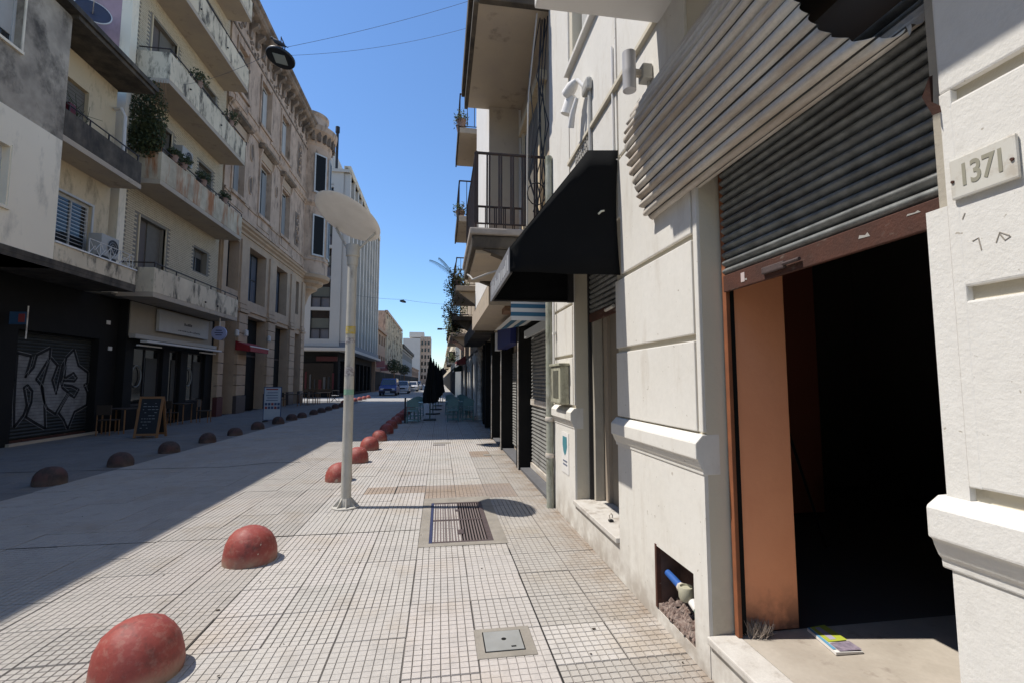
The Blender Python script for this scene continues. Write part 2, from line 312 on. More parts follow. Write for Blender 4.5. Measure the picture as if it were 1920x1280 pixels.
# base sheet
gb = MB().quad((-400, -60, -0.03), (400, -60, -0.03), (400, 1500, -0.03), (-400, 1500, -0.03)).build('ground', asph)
tag(gb, 'grey ground and roadway running out to the end of the street', 'ground', kind='structure')
pav = thing('pavement', 'pale square-grooved paving covering the whole pedestrian street', 'pavement', (0, 0, 0)); pav['kind'] = 'structure'
def tile_geo(nx, ny, gx, gy, depth=0.007, cham=0.0022, jx=0.004):
    V = []; F = []; MI = []
    def add(vs_, fs, mi):
        b = len(V); V.extend(vs_)
        for f in fs: F.append([b + i for i in f]); MI.append(mi)
    h = T - 0.0005
    add([(0, 0, -depth), (h, 0, -depth), (h, h, -depth), (0, h, -depth)], [(0, 1, 2, 3)], 0)
    px, py = (T - 2*jx) / nx, (T - 2*jx) / ny
    for i in range(nx):
        for j in range(ny):
            x0 = jx + i*px + gx/2; x1 = jx + (i+1)*px - gx/2; y0 = jx + j*py + gy/2; y1 = jx + (j+1)*py - gy/2
            c = cham; zt = random.uniform(-0.0006, 0.0006)
            add([(x0,y0,-depth),(x1,y0,-depth),(x1,y1,-depth),(x0,y1,-depth),(x0+c,y0+c,zt),(x1-c,y0+c,zt),(x1-c,y1-c,zt),(x0+c,y1-c,zt)],
                [(4,5,6,7),(0,1,5,4),(1,2,6,5),(2,3,7,6),(3,0,4,7)], 1)
    return V, F, MI
random.seed(3)
GEO = [tile_geo(8, 8, 0.0038, 0.0014, jx=.0026), tile_geo(8, 8, 0.0048, 0.0042, jx=.003), tile_geo(8, 8, 0.0028, 0.0010, 0.0045, jx=.0022), tile_geo(8, 8, 0.0034, 0.0013, jx=.0024)]
TM = []
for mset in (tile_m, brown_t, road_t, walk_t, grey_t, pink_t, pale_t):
    row = []
    for (V, F, MI) in GEO:
        me = bpy.data.meshes.new('tile'); me.from_pydata(V, [], F); me.materials.append(grout); me.materials.append(mset)
        me.polygons.foreach_set('material_index', MI); me.update(); row.append(me)
    TM.append(row)
HOLES = [(-0.17, 0.67, 4.76, 6.62), (0.245, 0.575, 2.85, 3.16)]
def in_hole(x, y):
    return any(a <= x and x + T <= b and c <= y and y + T <= d for a, b, c, d in HOLES)
def variant(i, j):
    x = TX0 + (i + .5) * T; y = TY0 + (j + .5) * T
    r = random.Random(i * 131 + j * 7919).random()
    if x > 0.6: return 1
    if x < -1.8: return (0, 0, 3, 1)[int(r * 4)]
    return (0, 2, 3, 3, 0)[int(r * 5)]
cells = []
for i in range(-24, 5):
    for j in range(-12, 86):
        x, y = TX0 + i * T, TY0 + j * T
        if x + T < -10.45 or x > 1.5 or in_hole(x, y): continue
        cells.append((i, j, x, y))
def vis(c):
    x, y = c[2] + T/2, c[3] + T/2
    return y > 2.1 and (x / y) > -1.0
order = sorted([c for c in cells if vis(c)], key=lambda c: (c[2]+.2)**2 + (c[3]+.2)**2)
near = set((c[0], c[1]) for c in order[:299])
def brown(x, y): return (-0.35 < x + T/2 < 1.15 and 6.55 < y + T/2 < 7.45) or (0.66 < x + T/2 < 1.2 and 9.9 < y + T/2 < 10.9) or (-1.0 < x + T/2 < -.3 and 6.9 < y + T/2 < 7.4)
rr = random.Random(5)
def kind(i, j, x, y):
    if brown(x, y): return 1
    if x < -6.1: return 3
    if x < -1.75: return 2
    r = random.Random(i * 71 + j * 37).random()
    if x > .6: return 6 if 2.6 < y < 3.1 else 4
    if x > -.3: return 5 if y < 4.4 else 0
    return 5 if r < .05 else 0
for (i, j, x, y) in cells:
    if (i, j) in near:
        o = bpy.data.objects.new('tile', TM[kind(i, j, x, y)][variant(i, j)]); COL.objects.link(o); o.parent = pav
        o.location = (x + rr.gauss(0, .0008), y + rr.gauss(0, .0008), rr.uniform(-0.002, 0.002)); o.rotation_euler = (rr.gauss(0, 0.003), rr.gauss(0, 0.003), rr.gauss(0, .0015))
def joined(name, cl, geos, mats):
    VV = []; FF = []; MM = []; base = 0
    for (i, j, x, y) in cl:
        V, F, MI = geos[variant(i, j) if len(geos) > 1 else 0]
        a = np.array(V); a = a + np.array([x, y, rr.uniform(-0.0015, 0.0015)]); VV.append(a)
        f = np.array(F) + base; FF.append(f); MM.append(np.array(MI)); base += len(V)
    V = np.concatenate(VV); F = np.concatenate(FF); MI = np.concatenate(MM)
    me = bpy.data.meshes.new(name); me.vertices.add(len(V)); me.vertices.foreach_set('co', V.ravel())
    me.loops.add(F.size); me.loops.foreach_set('vertex_index', F.ravel()); me.polygons.add(len(F))
    me.polygons.foreach_set('loop_start', np.arange(len(F)) * 4); me.polygons.foreach_set('material_index', MI)
    for m in mats: me.materials.append(m)
    me.update(calc_edges=True)
    o = bpy.data.objects.new(name, me); COL.objects.link(o); o.parent = pav; o['kind'] = 'stuff'; return o
mid = [c for c in cells if (c[0], c[1]) not in near and -1.0 < (c[2]+.2)/max(c[3], .1) and 2.1 < c[3] < 13.5 and not brown(c[2], c[3])]
mids = set((c[0], c[1]) for c in mid)
far = [c for c in cells if (c[0], c[1]) not in near and (c[0], c[1]) not in mids]
random.seed(4)
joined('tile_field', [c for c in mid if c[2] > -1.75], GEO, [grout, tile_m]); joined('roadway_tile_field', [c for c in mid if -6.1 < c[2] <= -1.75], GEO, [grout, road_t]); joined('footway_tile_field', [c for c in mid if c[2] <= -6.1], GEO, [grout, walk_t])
FG = [tile_geo(8, 1, 0.0045, 0.0025)]
fb = [c for c in far if brown(c[2], c[3])]
FX_ = [c for c in far if not brown(c[2], c[3])]
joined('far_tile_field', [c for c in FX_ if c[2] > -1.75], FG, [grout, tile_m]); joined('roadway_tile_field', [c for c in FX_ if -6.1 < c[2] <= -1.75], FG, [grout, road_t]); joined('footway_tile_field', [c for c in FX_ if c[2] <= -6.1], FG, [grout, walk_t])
if fb: joined('brown_tile_field', fb, GEO, [grout, brown_t])
# dark expansion joints and cracks in the paving
jm = M('tar_joint', (0.02, 0.019, 0.018), 0.95)
def joint(pts, wd=0.012):
    m = MB()
    for (a, b) in zip(pts[:-1], pts[1:]):
        d = Vector((b[0]-a[0], b[1]-a[1], 0)).normalized(); n = Vector((-d.y, d.x, 0)) * wd / 2
        m._add([(a[0]-n.x, a[1]-n.y, .0025), (b[0]-n.x, b[1]-n.y, .0025), (b[0]+n.x, b[1]+n.y, .0025), (a[0]+n.x, a[1]+n.y, .0025)], [(0,1,2,3)])
    return m.build('joint', jm, pav)
joint([(-9.5, 5.3), (-0.2, 5.3)]); joint([(-9.5, 9.6), (-3.9, 9.6), (-3.3, 9.95), (-2.7, 9.95)], .03)
joint([(-0.62, 7.03), (-0.62, 7.45), (-0.2, 7.45)], .02); joint([(-1.6, 8.31), (1.4, 8.31)], .014); joint([(0.67, 1.9), (0.67, 4.6)], .008)
# drain grate
col_ = thing('floor_drain', 'long rectangular iron grate set in a concrete collar in the paving', 'drain grate', (0.2, 5.6, 0))
cb = MB(); cb.box(-.19, .69, 4.74, 4.83, -.01, .006); cb.box(-.19, .69, 6.37, 6.64, -.01, .006); cb.box(-.19, -.09, 4.83, 6.37, -.01, .006); cb.box(.555, .69, 4.83, 6.37, -.01, .006)
cb.build('concrete_collar', concrete, col_, bevel=.002, seg=1)
MB().box(-.09, .555, 4.83, 6.37, -.02, -.014).build('drain_pit', black_pit, col_)
fr = MB(); fr.box(-.055, .555, 4.83, 4.87, -.014, .008); fr.box(-.055, .555, 6.33, 6.37, -.014, .008); fr.box(.50, .555, 4.87, 6.33, -.014, .008); fr.box(-.055, .50, 5.575, 5.615, -.014, .008)
fr.build('grate_frame', iron, col_, bevel=.003, seg=1)
MB().box(-.09, -.057, 4.83, 6.37, -.014, .008).build('blue_edge_bar', blue_ir, col_, bevel=.003, seg=1)
MB().box(0.20, .27, 5.08, 5.22, .004, .0095).build('lifting_plate', iron, col_, bevel=.002, seg=1)
MB().box(0.20, .25, 5.95, 6.02, .004, .0095).build('lifting_plate', iron, col_, bevel=.002, seg=1)
nb = 18; first = None
for r_, (ya, yb) in enumerate(((4.87, 5.575), (5.615, 6.33))):
    for k in range(nb):
        x = -.05 + (k + .5) * .545 / nb
        if first is None: first = MB().box(x - .0075, x + .0075, ya, yb, -.012, .004).build('bar', iron_l, col_, bevel=.002, seg=1)
        else: inst(first, 'bar', col_, (x, (ya + yb) / 2, -.012))
# utility cover
uc = thing('utility_cover', 'small square steel cover set in cement among the near tiles', 'utility cover', (0.41, 3.0, 0))
MB().box(.235, .59, 2.84, 3.165, -.01, .0045).build('cement_frame', concrete, uc, bevel=.003, seg=1)
MB().box(.283, .527, 2.893, 3.122, .0047, .0052).build('cover_gap', black_pit, uc)
MB().box(.29, .52, 2.90, 3.115, .0045, .009).build('cover_plate', cover_m, uc, bevel=.004)
MB().lathe([(0, .0095), (.014, .0095), (.016, .009)], (.41, 3.02, 0), 12).build('lifting_hole', black_pit, uc)
MB().box(.445, .475, 2.925, 2.94, .0088, .0096).build('lifting_slot', black_pit, uc)
for (x, y, a, b) in ((-0.15, 12.0, .3, .1), (0.93, 11.9, .38, .12), (.95, 10.2, .5, .2)):
    MB().box(x, x + a, y, y + b, -.01, .006).build('patch', iron if a < .45 else concrete, pav)
MB().box(-.15, .3, 12.3, 12.55, -.01, .005).build('patch', concrete, pav)
# litter specks
lm = MB(); rl = random.Random(11)
for k in range(110):
    y = 2.3 + 9 * rl.random() ** 1.6; x = rl.uniform(-min(4.5, y * .9), 1.42); s = rl.uniform(.003, .011) * (1 if rl.random() < .9 else 1.6); a = rl.uniform(0, 6.3); z = .003
    pts = [(x + s * math.cos(a + q) * rl.uniform(.5, 1.2), y + s * math.sin(a + q) * rl.uniform(.4, 1), z + rl.uniform(0, .006)) for q in (0, 1.3, 2.5, 3.6, 5)]
    lm.poly(pts)
tag(lm.build('litter', M('dry_leaf_bits', (0.045, 0.035, 0.025), .9)), 'tiny dark leaf scraps and gum spots scattered over the paving', 'litter', kind='stuff')
# dirt wedge along the wall foot
# ------------------------------------------------------------------ right building A (1371)
W = 1.46
A = thing('corner_building', 'white plastered building with the 1371 plate, shuttered doorway and black awning window', 'building', (1.9, 2.5, 0))
G = 0.022                                                     # depth of the rusticated joints
core = MB()
x0, x1 = W + G, 1.98
def wallcore(y0, y1, z0, z1): core.box(x0, x1, y0, y1, z0, z1)
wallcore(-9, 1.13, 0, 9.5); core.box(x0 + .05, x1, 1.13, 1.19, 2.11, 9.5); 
wallcore(1.19, 2.47, 3.62, 9.5)
# pier 2 around the meter niche (y 2.62-3.10, z .08-.49)
x1 = 1.664
wallcore(2.47, 2.62, 0, 9.5); wallcore(3.10, 3.76, 0, 9.5); wallcore(2.62, 3.10, .49, 9.5); wallcore(2.62, 3.10, 0, .08); core.box(W + .19, x1, 2.62, 3.10, .08, .49); x1 = 1.98; core.box(1.664, 1.98, 2.80, 3.76, 0, 9.5)
wallcore(3.76, 5.02, 2.95, 5.30); wallcore(5.02, 6.13, 0, 9.5); wallcore(3.76, 5.02, 0, .28)
core.box(x0 + .16, x1, 3.76, 5.02, 5.30, 7.3); wallcore(3.76, 5.02, 7.3, 9.5)
core.build('wall', beige_shade_p, A)
def panel(y0, y1, z0, z1, xf=W, m=white, bev=.007, name='panel'):
    return MB().box(xf, W + G + .004, y0, y1, z0, z1).build(name, m, A, bevel=bev)
# near pier panels
panel(-9, 1.128, 2.445, 4.055, m=white_r); panel(-9, 1.128, 1.862, 2.405, m=white_r); panel(-9, 1.128, 1.305, 1.822, m=white_r) 
MB().box(W + .05, W + G + .052, 1.131, 1.188, 2.112, 4.0).build('jamb_shade_strip', shade_and_post_beige, A)  # shade along the pier edge, put into this strip's colour
panel(-9, 1.188, .02, 1.08, m=white_r); panel(-9, 1.188, 4.30, 9.4)
# margin of near pier between the joints (joints stop short of its edge)
MB().box(W + .001, x1, 1.1285, 1.19, 0, 2.108).build('pier_edge', white_r, A); MB().box(W - .001, W + G + .003, 1.095, 1.128, 1.305, 2.444).build('pier_margin', white_r, A, bevel=.004)
# pier 2 panels
for z0, z1 in ((1.31, 1.83), (1.868, 2.430), (2.468, 3.44), (3.475, 4.075)):
    panel(2.535, 3.755 if z0 < 2.4 else 3.62, z0, z1)
MB().box(W + .001, W + G + .003, 2.472, 2.515, 1.31, 3.6).build('pier_margin', white, A, bevel=.006)
panel(2.472, 2.6199, .0, 1.12, bev=0); panel(3.10, 3.758, .0, 1.12, bev=0); panel(2.62, 3.0999, .49, 1.12, bev=0); panel(2.62, 3.0999, .0, .079, bev=0)
# wall between window and upper floor
panel(3.655, 5.10, 2.96, 4.075); panel(3.655, 5.10, 4.125, 5.17)
panel(2.20, 3.62, 4.125, 4.70); panel(2.20, 3.62, 4.73, 7.2); panel(3.655, 3.74, 5.23, 7.3)
MB().box(W - .055, W + .12, 3.70, 5.14, 5.172, 5.228).build('upper_sill', white, A, bevel=.008)
MB().prism([(W - .03, 4.08), (W - .03, 4.115), (W + .02, 4.123), (W + .02, 4.072)], 'y', 2.88, 5.12).build('string_course', beige_shade_p, A)
MB().box(W + G + .10, W + G + .14, 3.86, 4.96, 5.3, 7.2).build('upper_window', shutw, A)
# pier 3
for z0, z1 in ((1.33, 1.86), (1.895, 2.44), (2.475, 2.95)): panel(5.085, 5.99, z0, z1)
panel(5.022, 6.12, 0, 1.10, bev=.004); panel(5.14, 6.12, 2.97, 9.4, bev=.005); MB().box(W + .002, W + G + .003, 5.022, 5.06, 1.33, 2.95).build('pier_margin', white, A, bevel=.006)
panel(3.76, 5.02, 0, .275, bev=.003)
# sill mouldings with returns into the reveals
sill = [(W + .1, 1.302), (W - .004, 1.298), (W - .044, 1.256), (W - .048, 1.248), (W - .048, 1.165), (W - .036, 1.158), (W - .030, 1.140), (W - .018, 1.112), (W - .008, 1.10), (W - .006, 1.075), (W + .1, 1.075)]
for (a, b) in ((-9, 1.212), (2.469, 3.785), (5.018, 6.12)):
    MB().prism([(p_, q_ - ((.032 if q_ > 1.29 else .016) if a < 0 else 0)) for p_, q_ in sill], 'y', a, b).build('moulding', white_r if a < 0 else white, A, bevel=.006, seg=2)
    for (yy, sg) in ((a, 1), (b, -1)):
        if yy < -1 or yy > 6: continue
# cornice slab over the door
sl_ = MB(); sl_.box(.59, W + .02, -9, 2.87, 4.06, 4.26); sl_.box(.55, W + .02, -9, 2.91, 4.20, 4.34); sl_.build('door_canopy', white_s, A, bevel=.01)
# door reveal, rail, step
MB().box(W - .018, 1.62, 1.19, 2.47, .185, .225).build('step', marble, A, bevel=.008)
MB().box(W + .004, 1.62, 1.19, 2.47, 0, .183).build('step_riser', white, A)
MB().box(1.621, 5.5, .2, 2.467, .15, .222).build('floor', floor_dirty, A)
MB().box(1.598, 1.622, 2.42, 2.455, .226, 3.1).build('guide_rail', rust_rail, A, bevel=.004)
MB().box(1.6225, 1.664, 2.445, 2.4695, .226, 3.1).build('guide_shadow_gap', black_pit, A)  # solid black box painted in for the shade beside the rail
MB().box(1.575, 1.64, 1.192, 1.215, .226, 3.1).build('guide_rail', rust_rail, A, bevel=.004)
MB().box(1.665, 2.0, 2.468, 2.79, .226, 3.6).build('jamb_wall', orange, A, bevel=.004)
# dark room
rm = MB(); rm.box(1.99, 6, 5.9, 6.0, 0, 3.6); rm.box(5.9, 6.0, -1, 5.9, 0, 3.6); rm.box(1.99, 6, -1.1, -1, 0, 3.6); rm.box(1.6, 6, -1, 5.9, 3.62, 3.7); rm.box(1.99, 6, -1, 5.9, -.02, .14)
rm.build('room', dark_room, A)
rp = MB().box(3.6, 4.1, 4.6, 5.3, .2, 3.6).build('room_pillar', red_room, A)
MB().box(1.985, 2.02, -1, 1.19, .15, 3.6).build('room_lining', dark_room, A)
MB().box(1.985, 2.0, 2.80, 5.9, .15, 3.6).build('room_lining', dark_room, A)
paper_m = M('torn_paper', (.38, .36, .33), .9, .6, 40)
# roller shutter (raised) with slats
sh = thing('tmp', None, None); bpy.data.objects.remove(sh)
shp = MB().box(1.585, 1.605, 1.215, 2.42, 2.095, 2.19).build('shutter_bottom_bar', rust_m, A, bevel=.004)
def slat_prof(x, p, d): return [(x + .012, 0), (x, .004)] + [(x - d * math.sin(math.pi * k / 6), .004 + (p - .008) * k / 6) for k in range(1, 6)] + [(x, p - .004), (x + .012, p)]
P_ = .047
s0 = MB().prism([(a, b + 2.19) for a, b in slat_prof(1.601, P_, .021)], 'y', 1.215, 2.42).build('slat', slat_m, A, smooth=True, angle=.9)
for k in range(1, 16): inst(s0, 'slat', A, (s0.location.x + A.location.x, (1.215 + 2.42) / 2, 2.19 + k * P_))
MB().box(1.568, 1.587, 1.93, 2.08, 2.12, 2.155).build('lock_box', iron, A, bevel=.006)
MB().sweep([(1.57, 1.83, 2.138), (1.57, 1.93, 2.138)], .009, 8).build('lock_bolt', iron, A, smooth=True)
for (y, z, a, b) in ((1.52, 2.145, .05, .016), (1.33, 2.165, .05, .008), (2.22, 2.13, .02, .012)):
    MB().poly([(1.5835, y - a/2, z - b/2), (1.5835, y + a/2, z - b*.3), (1.5835, y + a*.4, z + b/2), (1.5835, y - a*.1, z + b*.1), (1.5835, y - a*.3, z + b*.6)]).build('paper_scrap', paper_m, A)
MB().box(1.583, 1.5845, 2.23, 2.26, 2.12, 2.17).build('sticker', M('sticker', (.5, .42, .4), .7), A)
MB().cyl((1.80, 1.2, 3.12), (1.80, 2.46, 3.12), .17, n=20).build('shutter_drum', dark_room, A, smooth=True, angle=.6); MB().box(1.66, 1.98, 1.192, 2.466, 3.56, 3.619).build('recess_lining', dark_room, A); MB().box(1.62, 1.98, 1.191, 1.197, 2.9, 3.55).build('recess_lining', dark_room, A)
# curved corrugated hood
ctrl = [(1.47, 3.66), (1.38, 3.57), (1.305, 3.44), (1.268, 3.32), (1.262, 3.24), (1.287, 3.087), (1.323, 2.943), (1.372, 2.785), (1.412, 2.725), (1.47, 2.722), (1.53, 2.77), (1.585, 2.85)]
def catmull(P, n):
    out = []
    for i in range(len(P) - 1):
        p0, p1, p2, p3 = [np.array(P[max(0, min(len(P) - 1, q))]) for q in (i - 1, i, i + 1, i + 2)]
        for k in range(n):
            t = k / n; out.append(.5 * ((2*p1) + (-p0+p2)*t + (2*p0-5*p1+4*p2-p3)*t*t + (-p0+3*p1-3*p2+p3)*t**3))
    out.append(np.array(P[-1])); return np.array(out)
c = catmull(ctrl, 40); d = np.gradient(c, axis=0); d /= np.linalg.norm(d, axis=1)[:, None]; nn = np.stack([-d[:, 1], d[:, 0]], 1)
s_ = np.concatenate([[0], np.cumsum(np.linalg.norm(np.diff(c, axis=0), axis=1))]); Lc = s_[-1]
# resample evenly
ss = np.linspace(0, Lc, 300); cx = np.interp(ss, s_, c[:, 0]); cz = np.interp(ss, s_, c[:, 1]); nx_ = np.interp(ss, s_, nn[:, 0]); nz_ = np.interp(ss, s_, nn[:, 1])
ph = ss / 0.060; wv = (np.abs(np.sin(ph * math.pi)) ** .75 - .5) * -0.026
px_ = cx + nx_ * wv; pz_ = cz + nz_ * wv
V = []; F = []
ny = 14; hr = random.Random(9)
slp = (cz - 1.6) / cx
rat = np.interp(slp, [.765, .794, .839, .897, .96, 1.026, 1.096, 1.3], [1.211, 1.128, 1.047, .985, .94, .911, .883, .83])
yn = np.clip(cx / rat, 1.2, 2.0); kmin = int(np.argmin(np.where(cx < 1.55, slp, 9))); yn[kmin:] = np.linspace(yn[kmin], 1.2, 300 - kmin)
for k in range(300):
    for q in range(ny + 1):
        t = q / ny; y = yn[k] * (1 - t) + 3.0 * t + (.012 * math.sin(k * .35) if q == ny else 0)
        V.append((px_[k] + .004 * math.sin(y * 3 + k * .02), y, pz_[k] + .004 * math.cos(y * 2.3)))
for k in range(299):
    for q in range(ny):
        a = k * (ny + 1) + q; F.append((a, a + 1, a + ny + 2, a + ny + 1))
me = bpy.data.meshes.new('shutter_hood'); me.from_pydata(V, [], F); me.materials.append(galv); me.materials.append(dark_groove)
for p in me.polygons:
    p.use_smooth = True; p.material_index = 1 if abs(((ph[p.index // ny] + .5) % 1.0) - .5) < .08 and ss[p.index // ny] > .35 * Lc else 0
o = bpy.data.objects.new('shutter_hood', me); COL.objects.link(o); o.parent = A; o.location = -A.location
sm = o.modifiers.new('solid', 'SOLIDIFY'); sm.thickness = .003
# niche contents
MB().box(W + G + .005, W + .186, 3.085, 3.099, .085, .485).build('niche_lining', M('niche_brick', (0.12, 0.07, 0.055), .95, .6, 8, (.06, .045, .04), bump=.5, bs=30), A)
MB().box(W + .165, W + .188, 2.625, 3.085, .085, .485).build('niche_back', bpy.data.materials['niche_brick'], A)
MB().box(W - .004, W + .03, 3.088, 3.112, .09, .50).build('niche_frame', rust_m, A)
rb = MB(); rq = random.Random(2)
for k in range(240):
    x = W + rq.uniform(.0, .17); y = rq.uniform(2.63, 3.08); s = rq.uniform(.004, .02); z = .10 + .03 * rq.random() + (x - W) * .2
    rb._add([(x - s, y - s*rq.random(), z - s*.6), (x + s, y - s, z - s*.6), (x + s*.8, y + s, z - s*.5), (x - s*.7, y + s, z - s*.6), (x + s*.1, y, z + s*rq.uniform(.5, .9))], [(0,1,4),(1,2,4),(2,3,4),(3,0,4)])
rb.box(W + .005, W + .16, 2.625, 3.085, .078, .12)
tag(rb.build('rubble', M('brick_rubble', (.17, .11, .09), .95, .95, 40, (.34, .28, .24), fine=.3), A), kind='stuff')
mt = thing('water_meter', 'round water meter with a blue pipe inside the low wall niche', 'water meter', (W + .08, 2.85, .25))
MB().lathe([(.0, -.05), (.035, -.05), (.045, -.03), (.048, .02), (.043, .035), (.036, .036), (.034, .024), (0, .024)], (W + .07, 2.84, .29), 20).build('meter_body', M('brass_meter', (.42, .40, .30), .5, .4, 20), mt, smooth=True)
MB().sweep([(W + .07, 3.08, .315), (W + .075, 2.99, .30), (W + .08, 2.92, .285)], [.022, .024, .024], 12).build('inlet_pipe', M('blue_pipe', (.03, .10, .33), .45), mt, smooth=True)
MB().sweep([(W + .08, 2.93, .285), (W + .08, 2.885, .28)], [.03, .03], 8).build('coupling', galv, mt)
MB().sweep([(W + .085, 2.80, .25), (W + .09, 2.75, .225)], [.026, .026], 10).build('coupling', white_s, mt, smooth=True)
MB().sweep([(W + .09, 2.75, .225), (W + .095, 2.70, .20), (W + .10, 2.64, .17)], [.024, .03, .024], 12).build('outlet_pipe', M('green_fitting', (.12, .26, .2), .5), mt, smooth=True)
# window with raised shutter
MB().box(W - .03, 1.80, 3.762, 5.018, .283, .325).build('window_sill', marble, A, bevel=.006)
wd = MB(); wd.box(1.63, 1.66, 3.76, 5.02, 2.24, 2.33); wd.build('shutter_bottom_bar', rust_m, A, bevel=.004)
P2 = .055
s1 = MB().prism([(a, b + 2.33) for a, b in slat_prof(1.645, P2, .014)], 'y', 3.76, 5.02).build('slat', slat_m, A, smooth=True, angle=.9)
for k in range(1, 12): inst(s1, 'slat', A, (s1.location.x + A.location.x, 4.39, 2.33 + k * P2))
MB().sweep([(1.615, 4.2, 2.30), (1.615, 4.42, 2.29)], .018, 8).build('lock_bolt', galv, A)
MB().box(1.66, 1.76, 4.93, 5.016, .326, 2.9).build('side_post', shade_and_post_beige, A, bevel=.004)
MB().box(1.62, 1.655, 4.985, 5.018, .326, 2.9).build('guide_rail', black_metal, A)
MB().box(1.80, 1.98, 3.76, 5.02, .28, 2.95).build('window_board', M('dusty_board', (.26, .225, .18), .8, .5, 3), A)
MB().box(1.765, 1.80, 4.80, 4.925, .326, 2.9).build('side_panel', M('warm_board', (.36, .30, .235), .8, .4, 3), A)
pl = thing('padlock', 'small open padlock lying on the awning window sill', 'padlock', (1.55, 4.2, .326))
MB().box(1.53, 1.57, 4.175, 4.215, .326, .345).build('body', black_metal, pl, bevel=.004)
MB().sweep([(1.54, 4.195, .345), (1.535, 4.195, .385), (1.55, 4.195, .40), (1.565, 4.195, .385), (1.565, 4.195, .36)], .005, 6).build('shackle', galv, pl)
MB().sweep([(1.56, 4.02, .326), (1.56, 4.01, .36), (1.565, 4.0, .37)], .005, 6).build('hasp', galv, pl)
# number plate 1371
npm = M('enamel_plate', (.60, .585, .53), .35, .4, 10, (.52, .48, .4), rust=((.30, .22, .14), .35, 14.0), spec=.5)
nb_ = thing('house_number_plate', 'cream enamel house number plate 1371 screwed to the white pier', 'number plate', (W, 1.02, 2.1))
MB().box(W - .014, W - .002, .945, 1.105, 2.112, 2.232).build('plate', npm, nb_, bevel=.008)
num_m = M('number_enamel', (.30, .285, .22), .5, .3, 20)
for ch, y in (('1', 1.067), ('3', 1.038), ('7', 1.008), ('1', .981)):
    text_mesh('digit', ch, .088, num_m, nb_, (W - .0145, y, 2.172), (math.pi/2, 0, -math.pi/2), .001, .72)
for y in (1.097, .955): MB().sweep([(W - .013, y, 2.165), (W - .018, y, 2.165)], [.005, .004], 8).build('screw', rust_m, nb_)
# scars on the pier
sc = MB()
for pts in ([(1.07, 1.985), (1.055, 1.99), (1.05, 1.955)], [(1.015, 1.965), (1.005, 1.99), (.985, 1.975)], [(1.005, 1.985), (.995, 1.965), (.982, 1.972)], [(1.09, 2.055), (1.083, 2.07)]):
    sc.sweep([(W - .0002, y, z) for y, z in pts], .0018, 5)
sc.build('wall_scar', M('scar', (.30, .27, .23), .9), A)['kind'] = 'stuff'
MB()._add([(W-.05,1.135,2.44),(W+.02,1.16,2.44),(W+.02,1.12,2.40),(W-.03,1.125,2.38),(W+.0,1.15,2.52),(W+.02,1.155,2.53)], [(0,1,2,3),(0,4,5,1),(0,3,4)]).build('rusty_bracket', rust_m, A)
# leaflet and dust on the floor
lf = thing('leaflet', 'folded green and white flyer lying on the doorway floor', 'leaflet', (2.07, 2.32, .226))
a_, b_, c_, d_ = (2.02, 2.435), (2.14, 2.45), (2.135, 2.20), (1.985, 2.205)
def lq(u0, u1, v0, v1, z): 
    f = lambda u, v: ((a_[0]*(1-u)+b_[0]*u)*(1-v) + (d_[0]*(1-u)+c_[0]*u)*v, (a_[1]*(1-u)+b_[1]*u)*(1-v) + (d_[1]*(1-u)+c_[1]*u)*v)
    return [(*f(u0, v0), z), (*f(u1, v0), z), (*f(u1, v1), z), (*f(u0, v1), z)]
m_ = MB(); q0 = lq(0, 1, 0, 1, .226); q1 = [(p[0], p[1], .234 + .006 * (i in (0, 3))) for i, p in enumerate(q0)]; m_._add(q0 + q1, [(3,2,1,0),(4,5,6,7),(0,1,5,4),(1,2,6,5),(2,3,7,6),(3,0,4,7)]); m_.build('paper', white_s, lf)
MB().poly(lq(.16, 1, .0, .62, .242)).build('green_print', M('flyer_green', (.38, .42, .05), .6), lf); MB().poly(lq(0, .13, 0, .9, .2425)).build('blue_print', M('flyer_blue', (.12, .3, .45), .6), lf)
MB().poly(lq(.16, 1, .66, .98, .2422)).build('photo_print', M('flyer_photo', (.3, .25, .3), .6, .9, 40, (.12, .1, .14)), lf); MB().poly(lq(.35, .62, .05, .55, .2428)).build('grey_print', M('flyer_grey', (.36, .33, .42), .6), lf)
dm = MB(); rd = random.Random(4)
for k in range(260):
    a = rd.uniform(0, 6.28); h = rd.uniform(.01, .10); p = Vector((1.72 + rd.gauss(0, .03), 2.43 + rd.gauss(0, .014), .226))
    dm.sweep([p, p + Vector((math.cos(a)*.02, math.sin(a)*.02, h*.6)), p + Vector((math.cos(a)*.03, math.sin(a)*.025 , h*.85 ))], [.0016, .0013, .0006], 4, cap=False)
tag(dm.build('frayed_rope', M('frayed_fibre', (.35, .29, .24), .9)), 'frayed grey tuft of rope fibre at the foot of the orange jamb', 'rope', kind='stuff')
tp = thing('tripod', 'thin dark tripod standing deep inside the black doorway', 'tripod', (3.0, 3.8, .14))
for a in (0, 2.1, 4.2): MB().sweep([(3.0, 3.8, 1.35), (3.0 + .38*math.cos(a), 3.8 + .38*math.sin(a), .14)], [.014, .01], 6).build('leg', black_metal, tp)
MB().box(2.95, 3.05, 3.77, 3.83, 1.36, 1.5).build('head', black_metal, tp, bevel=.01)
# ------------------------------------------------------------------ black awning
aw = thing('window_awning', 'black canvas wedge awning over the second window of the white building', 'awning', (1.2, 4.5, 2.4))
YA, YB = 3.62, 5.02
prof = [(1.455, 3.52), (1.22, 3.50), (.53, 2.60), (.53, 2.36), (1.455, 2.40)]
top = MB(); top._add([(1.455, YA, 3.52), (1.195, YA, 3.50), (.54, YA, 2.65), (.54, YB, 2.65), (1.195, YB, 3.50), (1.455, YB, 3.52)], [(0,1,4,5),(1,2,3,4)])
